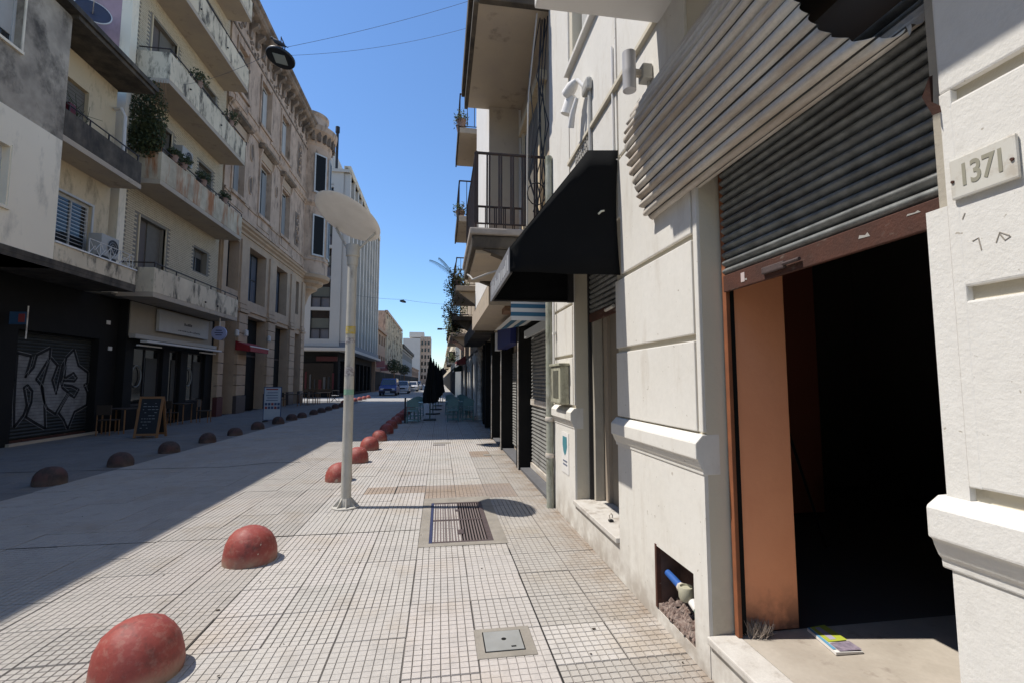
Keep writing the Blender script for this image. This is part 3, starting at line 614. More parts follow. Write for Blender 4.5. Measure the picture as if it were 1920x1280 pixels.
# near cheek, slightly bowed, sewn from a fan of strips
ck = MB(); n_ = 10
def cheek(Y, sg):
    rows = []; xs_ = [.54, .65, .76, .87, .98, 1.09, 1.195, 1.26, 1.32, 1.39, 1.455]
    for i in range(n_ + 1):
        x = xs_[i]; t = (x - .54) / .915; zt = np.interp(x, [.54, 1.195, 1.455], [2.65, 3.50, 3.52]); zb = 2.458 + .003 * math.sin(t * 9)
        rows.append([(x + (.025*math.sin(math.pi*k/6) if i == n_ else 0) * -1, Y + sg * .010 * math.sin(math.pi * t) * math.sin(math.pi * k / 6), zb + (zt - zb) * k / 6) for k in range(7)])
    for i in range(n_):
        for k in range(6): ck._add([rows[i][k], rows[i+1][k], rows[i+1][k+1], rows[i][k+1]], [(0,1,2,3)])
cheek(YA, 1)
cb_ = ck.build('side_cheek', black_fab, aw, smooth=True, recalc=False); sm = cb_.modifiers.new('s', 'SOLIDIFY'); sm.thickness = .004
ck = MB(); cheek(YB, -1); cb_ = ck.build('side_cheek', black_fab, aw, smooth=True, recalc=False); sm = cb_.modifiers.new('s', 'SOLIDIFY'); sm.thickness = .004
tb = top.build('canvas_top', black_fab, aw, recalc=False); sm = tb.modifiers.new('s', 'SOLIDIFY'); sm.thickness = .004; sm.offset = -1
MB().box(.530, .536, YA, YB, 2.445, 2.655).build('fascia', grey_fascia, aw)
fm = MB(); fq = random.Random(8); y = YA + .06
while y < YB - .15:
    l = fq.uniform(.03, .09); fm.box(.5265, .5295, y, y + .02 + l * .3, 2.48, 2.48 + fq.uniform(.06, .13)); y += l + .045
fm.build('fascia_lettering', pale_vinyl, aw)['kind'] = 'stuff'
fb_ = MB(); fb_.sweep([(.545, YA + .01, 2.61), (1.44, YA + .01, 2.62)], .009, 6) if False else None
frm = MB(); frm.sweep([(.55, YA+.01, 2.46), (.55, YB-.01, 2.46)], .012, 6); frm.sweep([(.55, YB-.02, 2.46), (1.45, YB-.02, 2.47)], .012, 6); frm.sweep([(.55, YA+.015, 2.65), (1.195, YA+.015, 3.49)], .009, 6); frm.sweep([(1.22, YA+.02, 3.49), (1.45, YA+.02, 3.51)], .012, 6)
frm.build('frame', black_metal, aw)
MB().box(1.38, 1.44, YB - .09, YB - .03, 2.45, 2.85).build('corner_bracket', black_metal, aw)
MB().sweep([(1.27, YA - .012, 2.96), (1.295, YA - .012, 2.985), (1.32, YA - .014, 2.99)], [.008, .009, .007], 6).build('scratch', M('chipped_white', (.6, .6, .5), .8), aw)
# lattice plate behind the awning top
ltm = MB()
for k in range(7):
    for j in range(9):
        ltm.box(W - .016, W - .008, 4.40 + k*.062 + (.03 if j % 2 else 0), 4.40 + k*.062 + .03 + (.03 if j % 2 else 0), 3.56 + j*.06, 3.585 + j*.06)
ltm.box(W - .008, W - .004, 4.39, 4.86, 3.54, 4.1)
ltm.build('vent_grille', M('grille_speckle', (.40, .38, .34), .8, .8, 30, (.2, .19, .17)), A)
# ------------------------------------------------------------------ wall fittings
sc_ = thing('wall_sconce', 'grey up-and-down cylinder sconce beside the corrugated hood', 'wall lamp', (1.35, 3.05, 3.7))
MB().lathe([(.036, 0), (.047, .004), (.047, .125), (.0475, .13), (.0475, .15), (.047, .155), (.047, .285), (.040, .29), (0, .285)], (1.30, 3.0, 3.635), 24).build('cylinder', M('sconce_grey', (.40, .40, .42), .4), sc_, smooth=True)
MB().box(1.34, 1.39, 2.985, 3.015, 3.75, 3.80).build('arm', galv, sc_, bevel=.004); MB().box(1.385, 1.456, 2.955, 3.045, 3.72, 3.83).build('junction_box', ac_m, sc_, bevel=.008)
MB().sweep([(1.445, 3.0, 3.72), (1.446, 3.01, 3.45)], .012, 8).build('conduit', ac_m, sc_)
cc = thing('security_light', 'white twin spotlight and motion sensor on the white upper wall', 'security light', (1.36, 4.4, 4.5))
MB().box(1.39, 1.456, 4.24, 4.42, 4.47, 4.60).build('junction_box', ac_m, cc, bevel=.03)
for (y, z, dy, dz) in ((4.52, 4.66, .16, -.06), (4.62, 4.55, .06, -.2)):
    MB().sweep([(1.36, y - .06, z + .03), (1.33, y, z), (1.30, y + dy*.6, z + dz*.6)], [.03, .06, .065], 12).build('lamp_head', white_s, cc, smooth=True)
MB().sweep([(1.41, 4.36, 4.55), (1.36, 4.44, 4.68), (1.36, 4.5, 4.68)], .018, 8).build('arm', white_s, cc, smooth=True)
MB().sweep([(1.36, 4.47, 4.5), (1.33, 4.53, 4.36), (1.33, 4.6, 4.25)], [.02, .03, .035], 10).build('sensor', white_s, cc, smooth=True)
MB().sweep([(1.44, 4.30, 4.48), (1.44, 4.29, 3.55)], .02, 10).build('conduit', ac_m, cc, smooth=True)
MB().sweep([(1.446, 3.70, 4.50), (1.446, 3.70, 3.50), (1.446, 3.62, 3.44)], .010, 8).build('wall_cable', white_s, A)
dp = thing('drain_pipe', 'rough grey-green downpipe standing at the end of the white building', 'drain pipe', (1.40, 5.98, 0))
pm_ = M('patched_pipe', (.36, .36, .31), .8, .9, 7, (.22, .24, .17), stain=((.10, .085, .06), .8), stain_s=(3, 3, 1), stain_t=(.5, .66), bump=.3, bs=40)
MB().sweep([(1.405, 5.96, 0), (1.40, 5.96, .6), (1.405, 5.965, 1.2), (1.40, 5.96, 2.6), (1.41, 5.96, 4.6)], [.05, .047, .05, .045, .045], 14).build('pipe', pm_, dp, smooth=True)
for z in (.62, 1.08): MB().lathe([(.055, 0), (.06, .01), (.06, .05), (.055, .06)], (1.402, 5.96, z), 14).build('pipe_collar', galv, dp, smooth=True)
MB().sweep([(1.425, 5.80, 2.62), (1.425, 5.80, 1.72)], .018, 8).build('conduit', white_s, dp, smooth=True); MB().box(1.41, 1.45, 5.77, 5.83, 2.18, 2.21).build('pipe_clip', white_s, dp)
mb_ = thing('electric_meter_box', 'mouldy cream electricity meter cabinet on the last white pier', 'meter box', (1.40, 5.45, 1.3))
cm_ = M('mouldy_cabinet', (.42, .41, .31), .7, .6, 5, (.28, .27, .2), stain=((.10, .09, .07), .8), stain_s=(2, 2, 1.2), stain_t=(.5, .68))
MB().box(1.345, 1.455, 5.20, 5.66, 1.33, 1.77).build('cabinet', cm_, mb_, bevel=.02)
MB().box(1.34, 1.347, 5.27, 5.52, 1.40, 1.72).build('cabinet_window', M('smoked_window', (.09, .09, .07), .3, .6, 8, (.2, .19, .15)), mb_, bevel=.01)
MB().box(1.33, 1.455, 5.18, 5.68, 1.77, 1.80).build('cabinet_hood', cm_, mb_, bevel=.006)
ps = thing('wall_poster', 'white notice with a blue green shield on the last white pier', 'poster', (1.45, 5.42, .6))
MB().box(W - .006, W - .003, 5.26, 5.56, .53, 1.00).build('sheet', white_s, ps)
MB().poly([(W - .0075, y, z) for y, z in ((5.51, .95), (5.33, .95), (5.32, .84), (5.37, .76), (5.42, .73), (5.48, .77), (5.52, .85))]).build('shield', M('poster_teal', (.06, .22, .26), .6), ps)
for z in (.62, .66): MB().box(W - .0078, W - .0065, 5.32, 5.50, z, z + .018).build('printed_bar', M('poster_ink', (.12, .14, .2), .7), ps)
# ------------------------------------------------------------------ street lamp
lp = thing('street_lamp', 'grey steel post lamp with a tilted white reflector disc', 'street lamp', (-1.165, 6.36, 0))
LX, LY = -1.165, 6.36
MB().lathe([(.064, 0.02), (.062, 1.2), (.059, 2.6), (.058, 3.16)], (LX, LY, 0), 24).build('pole', lampgrey, lp, smooth=True)
MB().lathe([(.059, 0), (.072, .02), (.072, .12), (.086, .135), (.086, .28), (.078, .29), (0, .29)], (LX, LY, 3.10), 24).build('lamp_head', lampgrey, lp, smooth=True)
bs_ = MB(); bs_.lathe([(.165, 0), (.165, .014), (.158, .02), (.09, .02), (.09, 0)], (LX, LY, 0), 24); bs_.lathe([(.085, .02), (.08, .07), (.068, .11), (.062, .12)], (LX, LY, 0), 24); bs_.build('base_flange', lampgrey, lp, smooth=True)
for k in range(8):
    a = k * math.pi / 4 + .2; d = Vector((math.cos(a), math.sin(a), 0)); q = Vector((-d.y, d.x, 0)) * .005; p = Vector((LX, LY, 0))
    m = MB(); pts = [p + d*.062 + Vector((0,0,.13)), p + d*.062 + Vector((0,0,.018)), p + d*.158 + Vector((0,0,.018))]
    m._add([x + q for x in pts] + [x - q for x in pts], [(0,1,2),(5,4,3),(0,3,4,1),(1,4,5,2),(2,5,3,0)]); m.build('gusset', lampgrey, lp)
for z, h, mm in ((2.20, .10, M('yellow_sticker', (.5, .36, .05), .6, .8, 30, (.4, .38, .3))), (1.66, .12, M('pale_sticker', (.5, .48, .46), .6, .9, 40, (.12, .1, .1))), (1.42, .07, M('green_sticker', (.25, .42, .3), .6, .6, 40)), (2.08, .07, bpy.data.materials['pale_sticker'])):
    MB().lathe([(.0638, 0), (.0632, h)], (LX, LY, z), 20, ang=2.6, a0=3.6).build('sticker', mm, lp, smooth=True)
dc = Vector((-1.255, 6.36, 3.74)); dn = Vector((.38, .30, .875)).normalized()
du = dn.orthogonal().normalized(); dv = dn.cross(du)
m = MB(); rings = [(.0, .0), (.2, .003), (.40, .012), (.455, .022), (.465, .03), (.455, .036), (.2, .02), (0, .017)]
def rp_(r, z, k): a = 2*math.pi*k/48; return dc + du*(r*math.cos(a)) + dv*(r*math.sin(a)) + dn*z
vs_ = [rp_(max(r, .001), z, k) for r, z in rings for k in range(48)]
m._add(vs_, [(i*48+k, i*48+(k+1)%48, (i+1)*48+(k+1)%48, (i+1)*48+k) for i in range(len(rings)-1) for k in range(48)]); m.build('reflector_disc', discw, lp, smooth=True)
for px_, py_ in ((-.20, .33), (.37, .02)):
    e = dc + Vector((px_, py_, -(dn.x*px_ + dn.y*py_)/dn.z - .004)); b = Vector((LX + .075 * (1 if px_ > .1 else -1), LY, 3.34))
    MB().sweep([b, e], .016, 8).build('arm', lampgrey, lp, smooth=True)
# ------------------------------------------------------------------ bollards
random.seed(21)
bp = MB(); bp.lathe([(.262, 0), (.268, .05), (.262, .12), (.245, .19), (.21, .255), (.155, .305), (.085, .335), (0, .345)], (0, 0, 0), 32)
from mathutils import noise as mn
bp.v = [tuple(Vector((p[0]*.80, p[1]*.80, p[2]*.88)) * (1 + .035*mn.noise(Vector(p)*5) + .02*mn.noise(Vector(p)*14))) for p in bp.v]
bol = bp.build('bollard', red_b, None, smooth=True)
ordn = ['nearest', 'second', 'third', 'fourth', 'fifth', 'sixth', 'seventh', 'eighth', 'ninth', 'tenth', 'eleventh', 'twelfth', 'thirteenth', 'fourteenth', 'fifteenth', 'sixteenth', 'seventeenth', 'eighteenth', 'nineteenth', 'twentieth']
RY = [2.99, 4.66, 8.07, 9.78, 11.5, 13.15, 14.9, 16.5, 18.2, 19.8, 21.5, 23.1, 24.8, 26.4, 28.0]
for i, y in enumerate(RY):
    o = bol if i == 0 else bol.copy()
    if i: COL.objects.link(o)
    o.location = (-1.6 - (0, .05)[i == 1] + random.uniform(-.02, .02), y, -.01); o.rotation_euler = (0, 0, random.uniform(0, 6)); s = random.uniform(.97, 1.03); o.scale = (s, s * random.uniform(.98, 1.03), s)
    if i == 0: lab = 'red dome bollard nearest the camera at the sunlit pavement edge'
    elif i == 1: lab = 'red dome bollard with chipped pale foot just this side of the lamp post'
    elif i == 2: lab = 'red dome bollard half hidden behind the lamp post foot'
    else: lab = 'red dome bollard along the right pavement edge, %s beyond the lamp post' % ordn[i - 2].replace('nearest', 'first')
    tag(o, lab, 'bollard', 'red dome bollards along the right pavement edge')
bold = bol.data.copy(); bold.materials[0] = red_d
LYS = [8.45, 10.05, 11.7, 13.45, 15.1, 16.9, 18.8, 20.45, 21.8, 23.7, 25.2, 26.9, 28.6, 30.2, 31.9]
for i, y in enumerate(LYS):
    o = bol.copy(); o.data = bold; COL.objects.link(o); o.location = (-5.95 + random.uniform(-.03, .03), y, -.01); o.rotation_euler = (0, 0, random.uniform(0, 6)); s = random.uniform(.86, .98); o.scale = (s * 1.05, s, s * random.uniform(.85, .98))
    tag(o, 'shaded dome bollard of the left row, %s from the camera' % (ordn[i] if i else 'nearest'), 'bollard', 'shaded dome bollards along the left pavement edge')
for i, y in enumerate([33.8, 35.9, 38.0, 40.2, 42.5, 45.0]):
    o = bol.copy(); COL.objects.link(o); o.location = (-6.5, y, -.01); o.scale = (1.0, 1.0, .95)
    tag(o, 'dome bollard at the crossing by the white corner building, %s of its row' % (ordn[i] if i else 'nearest'), 'bollard', 'dome bollards at the sunlit crossing')
# ------------------------------------------------------------------ hanging lamps, cables, bird
def hanging(x, y, z, lab, r=.37):
    h = thing('hanging_lamp', lab, 'street lamp', (x, y, z))
    tilt = Matrix.Rotation(math.radians(10), 3, 'Y') @ Matrix.Rotation(math.radians(-8), 3, 'X')
    m = MB(); m.lathe([(0, -.02), (r*.62, -.02), (r*.97, -.012), (r, .01), (r*.98, .05), (r*.7, .12), (r*.25, .17), (.06, .20), (.05, .26), (0, .26)], (0, 0, 0), 28)
    m.v = [tuple(tilt @ Vector(p) + Vector((x, y, z))) for p in m.v]; m.build('housing', M('lamp_housing_black', (.02, .022, .026), .45) if 'lamp_housing_black' not in bpy.data.materials else bpy.data.materials['lamp_housing_black'], h, smooth=True)
    m = MB(); m.box(-r*.42, r*.42, -r*.45, r*.45, -.03, -.021); m.v = [tuple(tilt @ Vector(p) + Vector((x, y, z))) for p in m.v]; m.build('light_panel', bpy.data.materials.get('led_cover') or M('led_cover', (.36, .40, .38), .35), h)
    return h
hanging(-4.33, 12.7, 10.18, 'dark round lamp hanging on wires above the street with a bird on top')
hanging(-4.2, 53, 10.3, 'small far round lamp hanging over the street beyond the crossing')
hanging(-3.9, 150, 10.2, 'tiny farthest lamp hanging over the end of the street', .4) if False else None
def cable(name, a, b, sag, r, lab, m=None):
    a, b = Vector(a), Vector(b); n = 16; m = m or cable_g
    pts = [a.lerp(b, k/n) - Vector((0, 0, sag * 4 * (k/n) * (1 - k/n))) for k in range(n + 1)]
    return tag(MB().sweep(pts, r, 5).build(name, m, None, smooth=True), lab, 'cable')
cable('span_wire', (-4.33, 12.7, 10.47), (1.75, 12.6, 12.9), .12, .005, 'upper span wire from the bird lamp to the right-hand houses')
cable('span_wire', (-4.15, 12.72, 10.30), (1.75, 12.9, 12.3), .25, .0045, 'lower span wire from the bird lamp to the right-hand houses')
cable('span_wire', (-4.45, 12.7, 10.40), (-9.03, 17.2, 11.9), .15, .005, 'span wire from the bird lamp to the brick house balcony')
cable('span_wire', (-4.2, 53, 10.55), (-9.4, 53, 10.9), .1, .014, 'span wire from the far lamp to the white corner building')
cable('span_wire', (-4.2, 53, 10.55), (1.2, 56, 10.6), .1, .014, 'span wire from the far lamp to the right-hand side')
bd = thing('bird', 'dark pigeon perched on top of the hanging round lamp', 'bird', (-4.36, 12.7, 10.42))
bx, by, bz = -4.40, 12.66, 10.50
MB().sweep([(bx+.27, by, bz-.02), (bx+.20, by, bz+.005), (bx+.12, by, bz+.04), (bx+.03, by, bz+.085), (bx-.05, by, bz+.125), (bx-.10, by, bz+.17), (bx-.125, by, bz+.205), (bx-.155, by, bz+.215), (bx-.18, by, bz+.21), (bx-.205, by, bz+.20)],
           [.006, .018, .045, .062, .058, .036, .026, .027, .018, .004], 12).build('body', M('pigeon_grey', (.03, .032, .038), .7), bd, smooth=True)
for q in (-.02, .02): MB().sweep([(bx, by+q, bz+.04), (bx-.005, by+q, bz-.06)], .005, 5).build('leg', rust_m, bd)
# ------------------------------------------------------------------ cafe things on the right pavement
def make_chair():
    r = thing('cafe_chair', 'x', 'chair')
    MB().box(-.21, .21, -.21, .21, .43, .455).build('seat', green_ch, r, bevel=.012)
    for x in (-.2, .2):
        MB().sweep([(x, -.2, .43), (x*1.05, -.23, 0)], .014, 6).build('leg', green_ch, r); MB().sweep([(x, .2, .88), (x, .2, .43), (x*1.05, .23, 0)], .014, 6).build('leg', green_ch, r)
    n = 9; bk = MB()
    for k in range(n):
        x0_ = -.19 + .38*k/n; x1_ = -.19 + .38*(k+1)/n; f = lambda x: .90 - .07*(abs(x)/.19)**3
        bk.prism([(x0_, .60), (x1_, .60), (x1_, f(x1_)), (x0_, f(x0_))], 'y', .19, .21)
    bk.build('backrest', green_ch, r)
    for z in (.50, .555): MB().box(-.19, .19, .192, .208, z - .018, z + .018).build('back_rail', green_ch, r)
    for z in (.14, .26): MB().box(-.2, .2, .205, .22, z - .01, z + .01).build('stretcher', green_ch, r)
    return r
def place(proto, first, x, y, rz, lab, grp):
    o = proto if first else copy_tree(proto)
    o.location = (x, y, 0); o.rotation_euler = (0, 0, rz); tag(o, lab, None, grp); return o
ch = make_chair()
spots = [(-1.02, 18.55, math.pi, 'teal cafe chair alone at the bollard side, nearest of its group'), (.52, 18.8, math.pi, 'teal cafe chair, left one of the nearest pair by the shutters'), (1.12, 18.95, math.pi, 'teal cafe chair, right one of the nearest pair by the shutters'),
         (-1.0, 20.2, 0, 'teal cafe chair facing the camera across the bollard-side table'), (.55, 20.6, 0, 'teal cafe chair behind the left chair of the nearest pair'), (1.1, 20.8, 0, 'teal cafe chair behind the right chair of the nearest pair'),
         (.5, 22.3, math.pi, 'teal cafe chair in the third row by the shutters, left'), (1.1, 22.5, math.pi, 'teal cafe chair in the third row by the shutters, right'), (-.95, 22.0, math.pi, 'teal cafe chair behind the bollard-side table'),
         (.5, 24.2, 0, 'teal cafe chair in the farthest row by the shutters, left'), (1.1, 24.4, 0, 'teal cafe chair in the farthest row by the shutters, right')]
for i, s in enumerate(spots): place(ch, i == 0, *s, 'teal cafe chairs on the right pavement')
tb_ = thing('cafe_table', 'x', 'table')
MB().box(-.33, .33, -.33, .33, .72, .745).build('tabletop', green_ch, tb_, bevel=.006); MB().cyl((0, 0, .02), (0, 0, .72), .025).build('pillar', green_ch, tb_, smooth=True); MB().box(-.24, .24, -.24, .24, 0, .02).build('foot', green_ch, tb_)
for i, (x, y, lab) in enumerate(((-1.0, 19.35, 'teal table between the bollard-side chairs'), (.55, 19.7, 'teal table behind the left chair of the nearest pair'), (1.1, 19.9, 'teal table behind the right chair of the nearest pair'), (.5, 23.3, 'farther teal table by the shutters, left'), (1.1, 23.5, 'farther teal table by the shutters, right'))): place(tb_, i == 0, x, y, 0, lab, 'teal cafe tables')
um = thing('parasol', 'x', 'parasol')
m = MB(); nf = 16; prof = [(.03, 2.56), (.07, 2.3), (.13, 1.9), (.19, 1.45), (.25, 1.05), (.28, .78), (.24, .70), (.10, .72)]
vs_ = []; rr2 = random.Random(3)
for (r, z) in prof:
    for k in range(nf * 2):
        a = math.pi * k / nf; q = r * (1.12 if k % 2 else .72) * rr2.uniform(.9, 1.1); vs_.append((q * math.cos(a), q * math.sin(a), z + rr2.uniform(-.02, .02) * (z < 1)))
K = nf * 2; m._add(vs_, [(i*K+k, i*K+(k+1)%K, (i+1)*K+(k+1)%K, (i+1)*K+k) for i in range(len(prof)-1) for k in range(K)]); m.build('folded_canopy', umb_m, um)
MB().cyl((0, 0, .06), (0, 0, 2.66), .022).build('pole', M('green_pole', (.05, .09, .03), .5), um); MB().box(-.25, .25, -.25, .25, 0, .06).build('foot', black_metal, um, bevel=.01)
for i, (x, y, lab) in enumerate(((-.39, 19.6, 'nearest folded black parasol standing between the tables'), (-.32, 23.0, 'second folded black parasol, just behind the nearest'), (-.22, 26.5, 'third folded black parasol in the row'), (-.10, 30.5, 'fourth folded black parasol in the row'), (.05, 36.0, 'farthest folded black parasol in the row'))): place(um, i == 0, x, y, i, lab, 'folded black parasols')
mp = thing('menu_post', 'slim black post with a sign plate beside the nearest teal chair', 'menu stand', (-1.3, 18.45, 0))
MB().box(-1.33, -1.27, 18.42, 18.48, 0, .95).build('post', black_metal, mp); MB().box(-1.42, -1.18, 18.36, 18.54, 0, .02).build('foot', black_metal, mp)
st = thing('street_sign', 'dark diamond traffic sign on a thin pole at the far right corner', 'traffic sign', (.22, 37.2, 0))
MB().cyl((.22, 37.2, 0), (.22, 37.2, 2.1), .03).build('pole', galv, st); m = MB(); m.prism([(.22, 1.98), (.55, 2.31), (.22, 2.64), (-.11, 2.31)], 'y', 37.12, 37.15); m.build('plate', black_metal, st)
# ------------------------------------------------------------------ left pavement furniture
ab = thing('chalkboard', 'wooden A-frame chalkboard standing on the left pavement before the cafe', 'chalkboard', (-8.1, 14.9, 0))
def tilted(y0, lean, nm):
    P = lambda x, z, t: (x, y0 + lean * z + t, z)
    f = MB()
    def bar(xa, xb, za, zb): f._add([P(xa, za, 0), P(xb, za, 0), P(xb, zb, 0), P(xa, zb, 0), P(xa, za, .03), P(xb, za, .03), P(xb, zb, .03), P(xa, zb, .03)], [(0,1,2,3),(7,6,5,4),(0,4,5,1),(1,5,6,2),(2,6,7,3),(3,7,4,0)])
    bar(-8.45, -8.39, 0, 1.15); bar(-7.88, -7.82, 0, 1.15); bar(-8.39, -7.88, 1.09, 1.15); bar(-8.39, -7.88, .06, .12)
    f.build('frame', wood, ab); s = MB(); s._add([P(-8.39, .12, .012), P(-7.88, .12, .012), P(-7.88, 1.09, .012), P(-8.39, 1.09, .012)], [(0,1,2,3)]); s.build('slate', slate, ab)
    return P
P = tilted(14.7, .18, 'a'); tilted(15.15, -.2, 'b')
cm = MB(); rc = random.Random(5)
for k in range(9):
    z = .95 - k * .085; x = -8.32; 
    while x < -7.98:
        l = rc.uniform(.03, .09)
        if rc.random() < .75: cm._add([P(x, z, .009), P(x + l, z, .009), P(x + l, z + .012, .009), P(x, z + .012, .009)], [(0,1,2,3)])
        x += l + .025
cm.build('chalk_marks', chalk, ab)
bn = thing('display_banner', 'upright pale blue price banner on the left pavement with photo grid', 'banner stand', (-6.5, 19.8, 0))
MB().box(-6.83, -6.17, 19.78, 19.81, .06, 1.36).build('frame', ban_b, bn, bevel=.004); MB().box(-6.80, -6.20, 19.772, 19.779, .09, 1.33).build('print', ban_w, bn)
for j in range(2):
    for i in range(5): MB().box(-6.77 + i*.115, -6.68 + i*.115, 19.768, 19.7715, .50 + j*.14, .60 + j*.14).build('photo', ban_b if (i + j) % 3 else ban_r, bn)
for k, z in enumerate((1.24, 1.12, 1.02, .92, .82)): MB().box(-6.74 + .05*(k % 2), -6.30, 19.768, 19.7715, z, z + (.05 if k == 0 else .025)).build('printed_line', ban_r if k == 0 else ban_b, bn)
for x in (-6.75, -6.25): MB().box(x - .04, x + .04, 19.6, 20.0, 0, .05).build('foot', black_metal, bn)
dk = M('dark_wood_furniture', (.05, .035, .025), .6, .4, 8)
def ftable(x, y, lab, w_=.7):
    t_ = thing('terrace_table', lab, 'table', (x, y, 0)); MB().box(x - w_/2, x + w_/2, y - .35, y + .35, .72, .755).build('tabletop', dk, t_, bevel=.005)
    for sx in (-1, 1):
        for sy in (-1, 1): MB().cyl((x + sx*(w_/2 - .05), y + sy*.3, 0), (x + sx*(w_/2 - .05), y + sy*.3, .72), .022, n=6).build('leg', wood, t_)
for a in ((-9.75, 16.3, 'dark table beneath the cafe window, left of the chalkboard'), (-9.75, 19.6, 'dark table beneath the cafe window, right of the chalkboard'), (-9.3, 31.6, 'dark terrace table before the ornate building, first', 1.1), (-8.6, 33.6, 'dark terrace table before the ornate building, second', 1.1), (-8.4, 36.0, 'dark terrace table at the corner by the crossing', .9)): ftable(*a)
dch = thing('terrace_chair', 'x', 'chair')
MB().box(-.2, .2, -.2, .2, .43, .46).build('seat', dk, dch); MB().box(-.2, .2, .18, .21, .6, .88).build('backrest', dk, dch)
for x in (-.18, .18):
    for y in (-.18, .19): MB().cyl((x, y, 0), (x, y, .88 if y > 0 else .43), .016, n=6).build('leg', wood, dch)
for i, (x, y, r, l) in enumerate(((-9.7, 15.7, 3.1, 'wooden terrace chair left of the chalkboard'), (-9.0, 16.4, 1.4, 'wooden terrace chair behind the chalkboard'), (-9.7, 18.9, 3.0, 'wooden terrace chair under the cafe lights'), (-9.0, 19.9, 1.7, 'wooden terrace chair beside the right cafe table'), (-9.6, 30.8, 3.1, 'dark terrace chair before the ornate building, nearest'), (-8.3, 32.6, 1.6, 'dark terrace chair before the ornate building, middle'), (-8.9, 34.5, 0.2, 'dark terrace chair before the ornate building, farthest'))): place(dch, i == 0, x, y, r, l, 'dark terrace chairs on the left pavement')
wc = thing('wire_chair', 'light wire chair standing in the sun at the crossing', 'chair', (-7.9, 37.9, 0))
for p in (((-8.2, 37.7, 0), (-7.7, 37.7, .5)), ((-7.7, 37.7, 0), (-8.2, 37.7, .5)), ((-8.2, 38.1, 0), (-8.2, 38.1, .85)), ((-7.7, 38.1, 0), (-7.7, 38.1, .85)), ((-8.2, 38.1, .85), (-7.7, 38.1, .85))): MB().cyl(*p, .02, n=6).build('leg', black_metal, wc)
MB().box(-8.2, -7.7, 37.7, 38.1, .46, .49).build('seat', white_trim, wc)
# ------------------------------------------------------------------ facade tools
def facade(name, m, parent, x, s, y0, y1, z0, z1, ops, depth, core, roof=True):
    ops = [o for o in ops]
    ys = sorted({y0, y1} | {o[0] for o in ops} | {o[1] for o in ops}); zs = sorted({z0, z1} | {o[2] for o in ops} | {o[3] for o in ops})
    b = MB(); xi = x - s * depth; xc = x - s * core
    for ya, yb in zip(ys[:-1], ys[1:]):
        za = None
        for z_a, z_b in list(zip(zs[:-1], zs[1:])) + [(None, None)]:
            solid = z_a is not None and not any(o[0] < (ya+yb)/2 < o[1] and o[2] < (z_a+z_b)/2 < o[3] for o in ops)
            if solid and za is None: za = z_a
            if not solid and za is not None:
                ze = z_a if z_a is not None else zs[-1]
                b.quad((x, ya, za), (x, yb, za), (x, yb, ze), (x, ya, ze)); za = None
    for (ya, yb, za, zb) in ops:
        b.quad((x, ya, za), (xi, ya, za), (xi, ya, zb), (x, ya, zb)); b.quad((x, yb, za), (xi, yb, za), (xi, yb, zb), (x, yb, zb))
        b.quad((x, ya, zb), (xi, ya, zb), (xi, yb, zb), (x, yb, zb)); b.quad((x, ya, za), (xi, ya, za), (xi, yb, za), (x, yb, za))
    b.quad((x, y0, z0), (xi, y0, z0), (xi, y0, z1), (x, y0, z1)); b.quad((x, y1, z0), (xi, y1, z0), (xi, y1, z1), (x, y1, z1)); b.quad((x, y0, z1), (xi, y0, z1), (xi, y1, z1), (x, y1, z1)); b.quad((x, y0, z0), (xi, y0, z0), (xi, y1, z0), (x, y1, z0))
    b.box(xi, xc, y0, y1, z0, z1)
    return b.build(name, m, parent, recalc=False)
def window(parent, xi, s, ya, yb, za, zb, frame=None, pane=None, nv=1, nh=1, fw=.06, name='window', blind=0.0, blindm=None):
    frame = frame or wframe; pane = pane or glass; f = MB(); a, c = xi + s*.01, xi + s*.07
    f.box(a, c, ya, ya+fw, za, zb); f.box(a, c, yb-fw, yb, za, zb); f.box(a, c, ya+fw, yb-fw, za, za+fw); f.box(a, c, ya+fw, yb-fw, zb-fw, zb)
    for k in range(1, nv + 1):
        y = ya + (yb-ya)*k/(nv+1); f.box(a, c-s*.01, y-fw*.4, y+fw*.4, za+fw, zb-fw)
    for k in range(1, nh):
        z = za + (zb-za)*k/nh; f.box(a, c-s*.015, ya+fw, yb-fw, z-fw*.3, z+fw*.3)
    fo = f.build(name, frame, parent)
    MB().box(xi+s*.012, xi+s*.03, ya+fw*.5, yb-fw*.5, za+fw*.5, zb-fw*.5).build('pane', pane, fo)
    if blind: MB().box(xi+s*.031, xi+s*.05, ya+fw, yb-fw, zb-fw-(zb-za)*blind, zb-fw).build('blind', blindm or shutw, fo)
    return fo
def clump(n, c, r, s, seed, droop=0.0, z_bias=0.0):
    q = random.Random(seed); m = MB(); c = Vector(c)
    for k in range(n):
        d = Vector((q.gauss(0, 1), q.gauss(0, 1), q.gauss(0, 1))); d.normalize(); d *= q.random() ** .45; p = c + Vector((d.x*r[0], d.y*r[1], d.z*r[2] - droop*abs(q.gauss(0, 1))))
        a = Vector((q.gauss(0, 1), q.gauss(0, 1), q.gauss(0, .6))).normalized(); b_ = a.orthogonal().normalized(); l = s * q.uniform(.6, 1.4)
        m._add([p - a*l, p + b_*l*.45, p + a*l, p - b_*l*.45 + Vector((0,0,l*.1))], [(0,1,2,3)])
    return m
